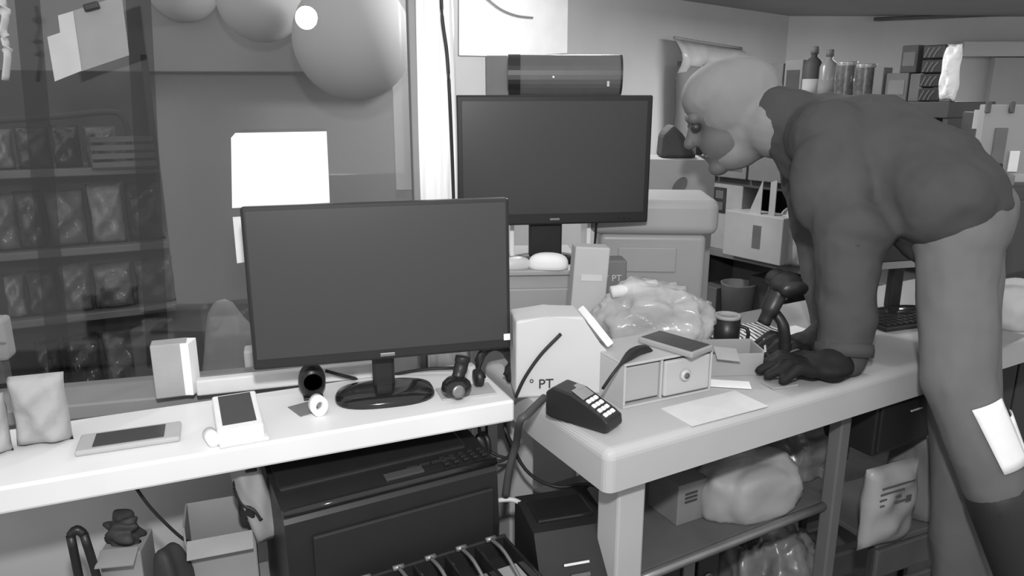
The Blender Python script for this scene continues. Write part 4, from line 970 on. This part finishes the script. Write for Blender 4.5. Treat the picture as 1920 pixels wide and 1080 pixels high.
# black printer
fa, fb = py(530, 950, .90), py(932, 882, 1.055)
pr_rot = math.atan2(fb.y - fa.y, fb.x - fa.x); pw = (fb - fa).xy.length; pzt = (fa.z + fb.z) / 2; ph_ = pzt - USZ
pn = Vector((-math.sin(pr_rot), math.cos(pr_rot), 0)); pcn = (fa + fb) / 2 + pn * .085
pr_ = thing('printer', 'large black office printer on the shelf below the counter', 'printer', (pcn.x, pcn.y, USZ), math.degrees(pr_rot))
prism_x('body', [(-.085, .0), (-.092, ph_ * .5), (-.085, ph_ * .93), (-.074, ph_), (.085, ph_ + .02), (.085, 0)], -pw / 2, pw / 2, m_black, pr_)
box('top_cover', (pw * .9, .11, .012), (-.01, .025, ph_ + .012), m_black, pr_, .004, (R(7), 0, 0))
tube('front_edge', [(-pw / 2, -.080, ph_ - .001), (0, -.080, ph_ - .001), (pw / 2, -.080, ph_ - .001)], .006, m_blackg, pr_, 2, 12)
box('display', (.06, .016, .004), (.02, -.058, ph_ + .004), M('lcd_dark', .06, .3, .4), pr_, .001, (R(7), 0, 0))
for k_ in range(3):
    for j in range(5): box('button', (.009, .007, .005), (pw * .27 + j * .016, -.062 + k_ * .011, ph_ + .005), m_bezel, pr_, .0015)
for k_ in range(4): box('vent_rib', (.018, .004, .006), (pw * .11 + k_ * .02, -.05, ph_ + .006), m_bezel, pr_, .001)
box('front_panel', (pw * .86, .006, ph_ * .72), (.012, -.093, ph_ * .46), M('printer_panel', .022, .5, .3), pr_, .004)
# open coin drawer in front
ta = py(850, 1088, .90)
cdw = thing('cash_tray', 'open black cash tray with note clips at the bottom edge of the picture', 'cash tray', (ta.x, ta.y - .02, USZ - .06), math.degrees(pr_rot))
tzz = ta.z - (USZ - .06)
box('pedestal', (.22, .14, USZ - .06), (0, 0, -(USZ - .06) / 2), m_black, cdw, .003)
box('tray_floor', (.25, .16, .006), (0, 0, tzz - .035), m_black, cdw, .002)
box('tray_box', (.26, .17, tzz - .045), (0, 0, (tzz - .045) / 2), m_black, cdw, .004)
for y in (-.08, .08): box('tray_wall', (.25, .006, .04), (0, y, tzz - .018), m_black, cdw, .002)
for k_ in range(6): box('divider', (.005, .16, .036), (-.122 + k_ * .0488, 0, tzz - .018), m_blackg, cdw, .002)
for k_ in range(5):
    ar = tube('note_clip', [(-.098 + k_ * .0488, .076, tzz + .004), (-.098 + k_ * .0488, .03, tzz + .008), (-.098 + k_ * .0488, -.03, tzz - .012)], .0028, m_steel, cdw, 4)
    lathe('clip_hinge', [(0, -.008), (.004, -.008), (.004, .008), (0, .008)], m_steel, ar, (-.098 + k_ * .0488, .076, tzz + .004), (0, R(90), 0), 12)
for k_, mm in ((4, m_lite), (3, m_mid2)): box('banknotes', (.042, .09, .010), (-.098 + k_ * .0488, -.01, tzz - .024), mm, cdw, .001)
# small receipt printer to the right
ra = py(1060, 990, .99)
rp_ = thing('receipt_printer', 'small black receipt printer with a silver bar beside the desk leg', 'printer', (ra.x, ra.y + .03, .25), 16)
rh = ra.z - .25
prism_x('body', [(-.075, 0), (-.078, rh * .72), (-.030, rh), (.07, rh + .005), (.07, 0)], -.058, .062, m_black, rp_)
box('paper_cover', (.09, .06, .008), (0, .02, rh + .003), m_blackg, rp_, .003)
box('silver_bar', (.040, .002, .004), (0, -.058, rh * .86), M('silver_mark', .7, .3, .4, metal=.3), rp_, .001, (R(-40), 0, 0))
box('brand_plate', (.030, .002, .006), (.004, -.066, rh * .81), m_mid, rp_, .001, (R(-40), 0, 0))
box('stand', (.11, .13, .001), (0, 0, .0005), m_black, rp_, 0)
ps = box('plinth', (.16, .2, .25), (ra.x, ra.y + .03, .125), m_dark, None, .004, (0, 0, R(16)))
tag(ps, 'dark block under the small receipt printer', 'block')
# cables in the gap between the two tables
def cab_(label, pts, r=.0028, mat=None, name='loose_cable'):
    return tag(tube(name, [py(*p) for p in pts], r, mat or m_cable), label, 'cable', 'cables in the gap between the tables')
cab_('white cable running from the printer behind the desk leg', [(932, 938, 1.06), (965, 938, 1.06), (1000, 958, 1.06), (1050, 980, 1.06), (1100, 985, 1.06), (1135, 998, 1.06)], .004, m_cablew)
cab_('black cable drooping under the desk end toward the leg', [(945, 800, 1.12), (985, 880, 1.12), (1040, 912, 1.12), (1100, 908, 1.11), (1132, 915, 1.10)], .003)
cab_('black cable forming a wide loop behind the desk leg', [(1132, 930, 1.12), (1110, 965, 1.12), (1070, 980, 1.13), (1020, 965, 1.13), (1030, 930, 1.13), (1085, 922, 1.12), (1110, 905, 1.12)], .002)
cab_('black cable looping below the end of the window counter', [(898, 800, 1.15), (905, 840, 1.14), (930, 865, 1.14), (958, 850, 1.14), (950, 815, 1.14), (945, 780, 1.14)], .003)
cab_('thin black cable hanging straight below the webcam end of the counter', [(912, 790, 1.16), (914, 830, 1.16), (925, 850, 1.15), (960, 862, 1.15)], .0025)
tag(lump_o := frombm('cable_plug', lump_mesh(.03, .03, .035, 6, .2), m_black, None, py(905, 850, 1.15), (0, 0, 0), True), 'black plug hanging on the cables below the counter end', 'plug')
cab_('thin black cable slanting across the low wall under the counter', [(248, 905, .92), (285, 955, .93), (340, 1008, .95), (365, 1018, .97)], .0022)
cab_('black cable loop hanging left of the printer', [(480, 880, .97), (448, 888, .97), (440, 915, .97), (455, 945, .97), (478, 958, .97), (490, 975, .97)], .003)
# clutter left of the printer
bp = py(420, 1045, 1.0)
cbx = thing('open_carton', 'grey open carton with folded flap on the shelf left of the printer', 'box', (bp.x, bp.y, USZ), 20)
bh = py(420, 985, 1.0).z - USZ
mcx = M('carton_dim', .28, .8, .1, .1, 8)
for (sx_, sy_, cx_, cy_, hh_) in ((.095, .003, 0, -.035, 1.0), (.095, .003, 0, .035, 1.2), (.003, .07, -.047, 0, 1.2), (.003, .07, .047, 0, 1.2)):
    box('panel', (sx_, sy_, bh * hh_), (cx_, cy_, bh * hh_ / 2), mcx, cbx, .0008)
box('flap', (.09, .03, .002), (0, -.048, bh - .004), m_lite, cbx, .0005, (R(30), 0, 0)); box('bottom', (.094, .07, .003), (0, 0, .0015), mcx, cbx, 0)
tag(frombm('cloth_rag', pillow_mesh(.045, .16, .03, 13, crimp=False), M('rag_pale', .3, .9, .1, .1, 12), None, py(510, 1010, .99), (0, R(-14), R(20)), True), 'pale rag hanging down the left side of the printer', 'cloth')
p_ = py(472, 908, 1.0)
tag(lathe('tape_roll', [(.008, 0), (.018, 0), (.018, .02), (.008, .02), (.008, 0)], m_lite, None, p_, (R(90), 0, R(20)), 24), 'pale tape roll hanging between cable loop and printer', 'tape')
tag(frombm('adapter', lump_mesh(.03, .03, .045, 8, .1), m_black, None, py(470, 965, .985), (0, 0, 0), True), 'black adapter on the end of the cable loop', 'adapter')
hs_ = thing('u_handle', 'black folding stand with two upright bars at the bottom left', 'stand', (py(175, 1075, .90).x, .90, USZ), 15)  # upright black handle: two bars bridged at the top
zt_ = py(165, 1000, .90).z - USZ
tube('bar', [(-.014, 0, 0), (-.018, 0, zt_ * .6), (-.020, 0, zt_)], .006, m_black, hs_, 4); tube('bar', [(.010, 0, 0), (.004, 0, zt_ * .6), (-.004, 0, zt_)], .006, m_black, hs_, 4); box('foot', (.05, .05, .008), (0, 0, .004), m_black, hs_, .002)
tube('bridge', [(-.020, 0, zt_), (-.012, 0, zt_ + .008), (-.004, 0, zt_)], .006, m_black, hs_, 4)
z_ = py(235, 1015, .95).z
kb_ = thing('kraft_box', 'small kraft carton on the shelf at the bottom left', 'box', (py(240, 1040, .95).x, .95, USZ), 10)
box('carton', (.055, .06, z_ - USZ), (0, 0, (z_ - USZ) / 2), mcx, kb_, .002); box('label_card', (.05, .002, .03), (0, -.031, (z_ - USZ) * .6), m_lite, kb_, 0); box('lid_flap', (.05, .03, .002), (0, -.04, z_ - USZ), mcx, kb_, 0, (R(20), 0, 0))
tag(frombm('black_glove', lump_mesh(.04, .035, .04, 17, .35, 4), m_dark, None, Vector((py(235, 1015, .95).x, .95, z_)), (0, 0, 0), True), 'crumpled dark glove lying on the small kraft carton', 'glove')
zz = py(322, 1022, .93).z
tag(frombm('dark_pouch', lump_mesh(.045, .06, zz - USZ, 19, .15), m_dark, None, (py(322, 1060, .93).x, .93, USZ), (0, 0, 0), True), 'dark soft pouch standing between the two cartons under the counter', 'pouch')

# ------------------------------------------------------------------ below the cash desk
def shelf_pt(x, y, z=lsz + .007): return pz(x, y, z)
SH = lsz + .007
w_, h_, q_ = prect(1292, 856, 1512, 972, 1.20)
tag(frombm('stuffed_bag', lump_mesh(w_, .13, max(.08, q_.z + h_ - SH), 27, .08, 3, 30, -.6, .14), M('stuffed_white', .30, .5, .3, .05, 8, .25, 14), None, (q_.x, 1.21, SH), (0, 0, R(22)), True), 'plump white stuffed bag lying on the shelf under the desk', 'bag')
w_, h_, q_ = prect(1430, 800, 1605, 900, 1.32)
tag(frombm('wrapped_bundle', lump_mesh(w_, .12, max(.08, q_.z + h_ - SH), 29, .12, 3, 30, -.6, .3), M('bundle_grey', .14, .25, .5, .15, 8, .5, 20), None, (q_.x, 1.36, SH), (0, 0, R(25)), True), 'grey film wrapped bundle behind the stuffed bag under the desk', 'bundle')
w_, h_, q_ = prect(1215, 880, 1285, 960, 1.20)
lbx = thing('printed_carton', 'dim carton with printed lines just right of the desk leg, on the shelf', 'box', (q_.x + .015, 1.19, SH), 28)
box('carton', (w_, .08, q_.z + h_ - SH), (0, 0, (q_.z + h_ - SH) / 2), m_mid2, lbx, .002)
for k_ in range(3): box('printed_line', (w_ * .4, .001, .004), (-.005, -.0406, (q_.z + h_ - SH) * (.55 + .1 * k_)), m_dark, lbx, 0)
# drawer hung under the desk
a_, b_ = py(1578, 806, 1.25), py(1704, 775, 1.31)
ud_ = thing('till_box', 'black cash drawer with silver slot fixed under the desk', 'drawer', ((a_.x + b_.x) / 2, (a_.y + b_.y) / 2 + .08, TZ - .062), math.degrees(TR2))
dh_ = TZ - .062 - py(1640, 845, 1.26).z
box('body', ((b_ - a_).length * 1.02, .2, dh_), (0, 0, -dh_ / 2), m_black, ud_, .004)
fr_ = box('front', ((b_ - a_).length * .98, .008, dh_ * .85), (0, -.103, -dh_ / 2), m_black, ud_, .003)
box('silver_slot', (.035, .002, .003), (.02, -.005, dh_ * .16), M('silver_mark', .7), fr_, .0005)
# pouch with printed label on a low crate
CZ = .345
cr_ = thing('low_crate', 'dark slatted crate standing on the floor behind the middle desk leg', 'crate', (py(1690, 1030, 1.36).x + .02, 1.43, 0), 24)
box('crate_floor', (.36, .20, .012), (0, 0, CZ - .006), m_mid, cr_, .002)
for k_ in range(4):
    for y in (-.1, .1): box('slat', (.36, .010, .06), (0, y, .045 + k_ * .085), m_mid, cr_, .002)
for x in (-.175, .175):
    for y in (-.09, .09): box('corner_post', (.016, .016, CZ - .012), (x, y, (CZ - .012) / 2), m_dark, cr_, .002)
w_, h_, q_ = prect(1592, 872, 1722, 1032, 1.26)
pk = thing('label_pouch', 'white pouch with printed label lines standing on the shelf behind the middle leg', 'pouch', (q_.x, 1.27, CZ), 24)
hp_ = q_.z + h_ - CZ
frombm('pouch', pillow_mesh(w_ * 1.05, hp_, .05, 33, 1.0), M('pouch_white', .34, .35, .4, .06, 9, .25, 20), pk, smooth=True)
for k_, (x0_, x1_) in enumerate(((-.4, .25), (-.42, .05), (-.42, .0), (-.4, .2))):
    box('printed_line', (w_ * (x1_ - x0_), .0015, .003), (w_ * (x0_ + x1_) / 2, -.026, hp_ * (.82 - .07 * k_)), m_mid, pk, 0)
box('printed_mark', (w_ * .1, .0015, w_ * .1), (w_ * .15, -.027, hp_ * .62), m_mid, pk, 0)
# grey cloth and crumpled paper on the right
w_, h_, q_ = prect(1700, 800, 1850, 930, 1.34)
tag(frombm('cloth_bundle', lump_mesh(w_ * 1.1, .13, q_.z + h_ - CZ, 35, .12, 3, 30, -.6, .25), M('cloth_grey', .20, .9, .1, .08, 8), None, (q_.x, 1.40, CZ), (0, 0, R(20)), True), 'grey cloth bundle under the desk behind the knee', 'bundle')
w_, h_, q_ = prect(1700, 768, 1770, 812, 1.36)
tag(frombm('crumpled_paper', lump_mesh(w_, .05, h_, 37, .2, 4, 30, -.6, .4), m_lite, None, (q_.x, 1.37, q_.z), (0, 0, 0), True), 'crumpled pale paper lying on the grey cloth bundle', 'paper')
w_, h_, q_ = prect(1522, 882, 1562, 985, 1.30)
tag(box('flat_carton', (w_, .05, q_.z + h_ - SH), (q_.x, 1.33, SH + (q_.z + h_ - SH) / 2), m_mid2, None, .002, (0, 0, R(28))), 'narrow upright carton between stuffed bag and printed pouch', 'box')
# binders and plastic on the floor level
for i, (x0, x1, yt, lab, mm) in enumerate(((1235, 1272, 985, 'dark upright binder low beside the desk leg, nearest to the leg', m_dark), (1276, 1300, 985, 'grey upright binder low beside the desk leg, in the middle', m_mid2), (1304, 1346, 972, 'dark upright binder with pale label card low beside the desk leg', m_dark))):
    a_, b_ = py(x0, yt, 1.30), py(x1, yt, 1.30); H2 = a_.z
    t = thing('binder', lab, 'binder', ((a_.x + b_.x) / 2, 1.38, 0), 8, 'binders under the desk')
    box('spine', ((b_ - a_).length, .16, H2), (0, 0, H2 / 2), mm, t, .003)
    if i == 2: box('label_card', ((b_ - a_).length * .7, .002, .06), (0, -.081, H2 - .05), m_lite, t, 0)
    lathe('finger_ring', [(.006, 0), (.009, 0), (.009, .002), (.006, .002), (.006, 0)], m_steel, t, (0, -.082, H2 - .13), (R(90), 0, 0), 16)
for i, (x, y, Y, w, h, sd_, lab, v) in enumerate(((1470, 1000, 1.30, .26, .0, 43, 'heap of crumpled clear plastic low under the middle of the desk', 'plastic_heap'),)):
    p_ = py(x, y, Y)
    tag(frombm('plastic_heap', lump_mesh(w, .2, p_.z, sd_, .1, 4, 44, -.6, .4), M(v, .16, .25, .5, .4, 12, .7, 18), None, (p_.x, Y + .06, 0), (0, 0, R(20)), True), lab, 'plastic')
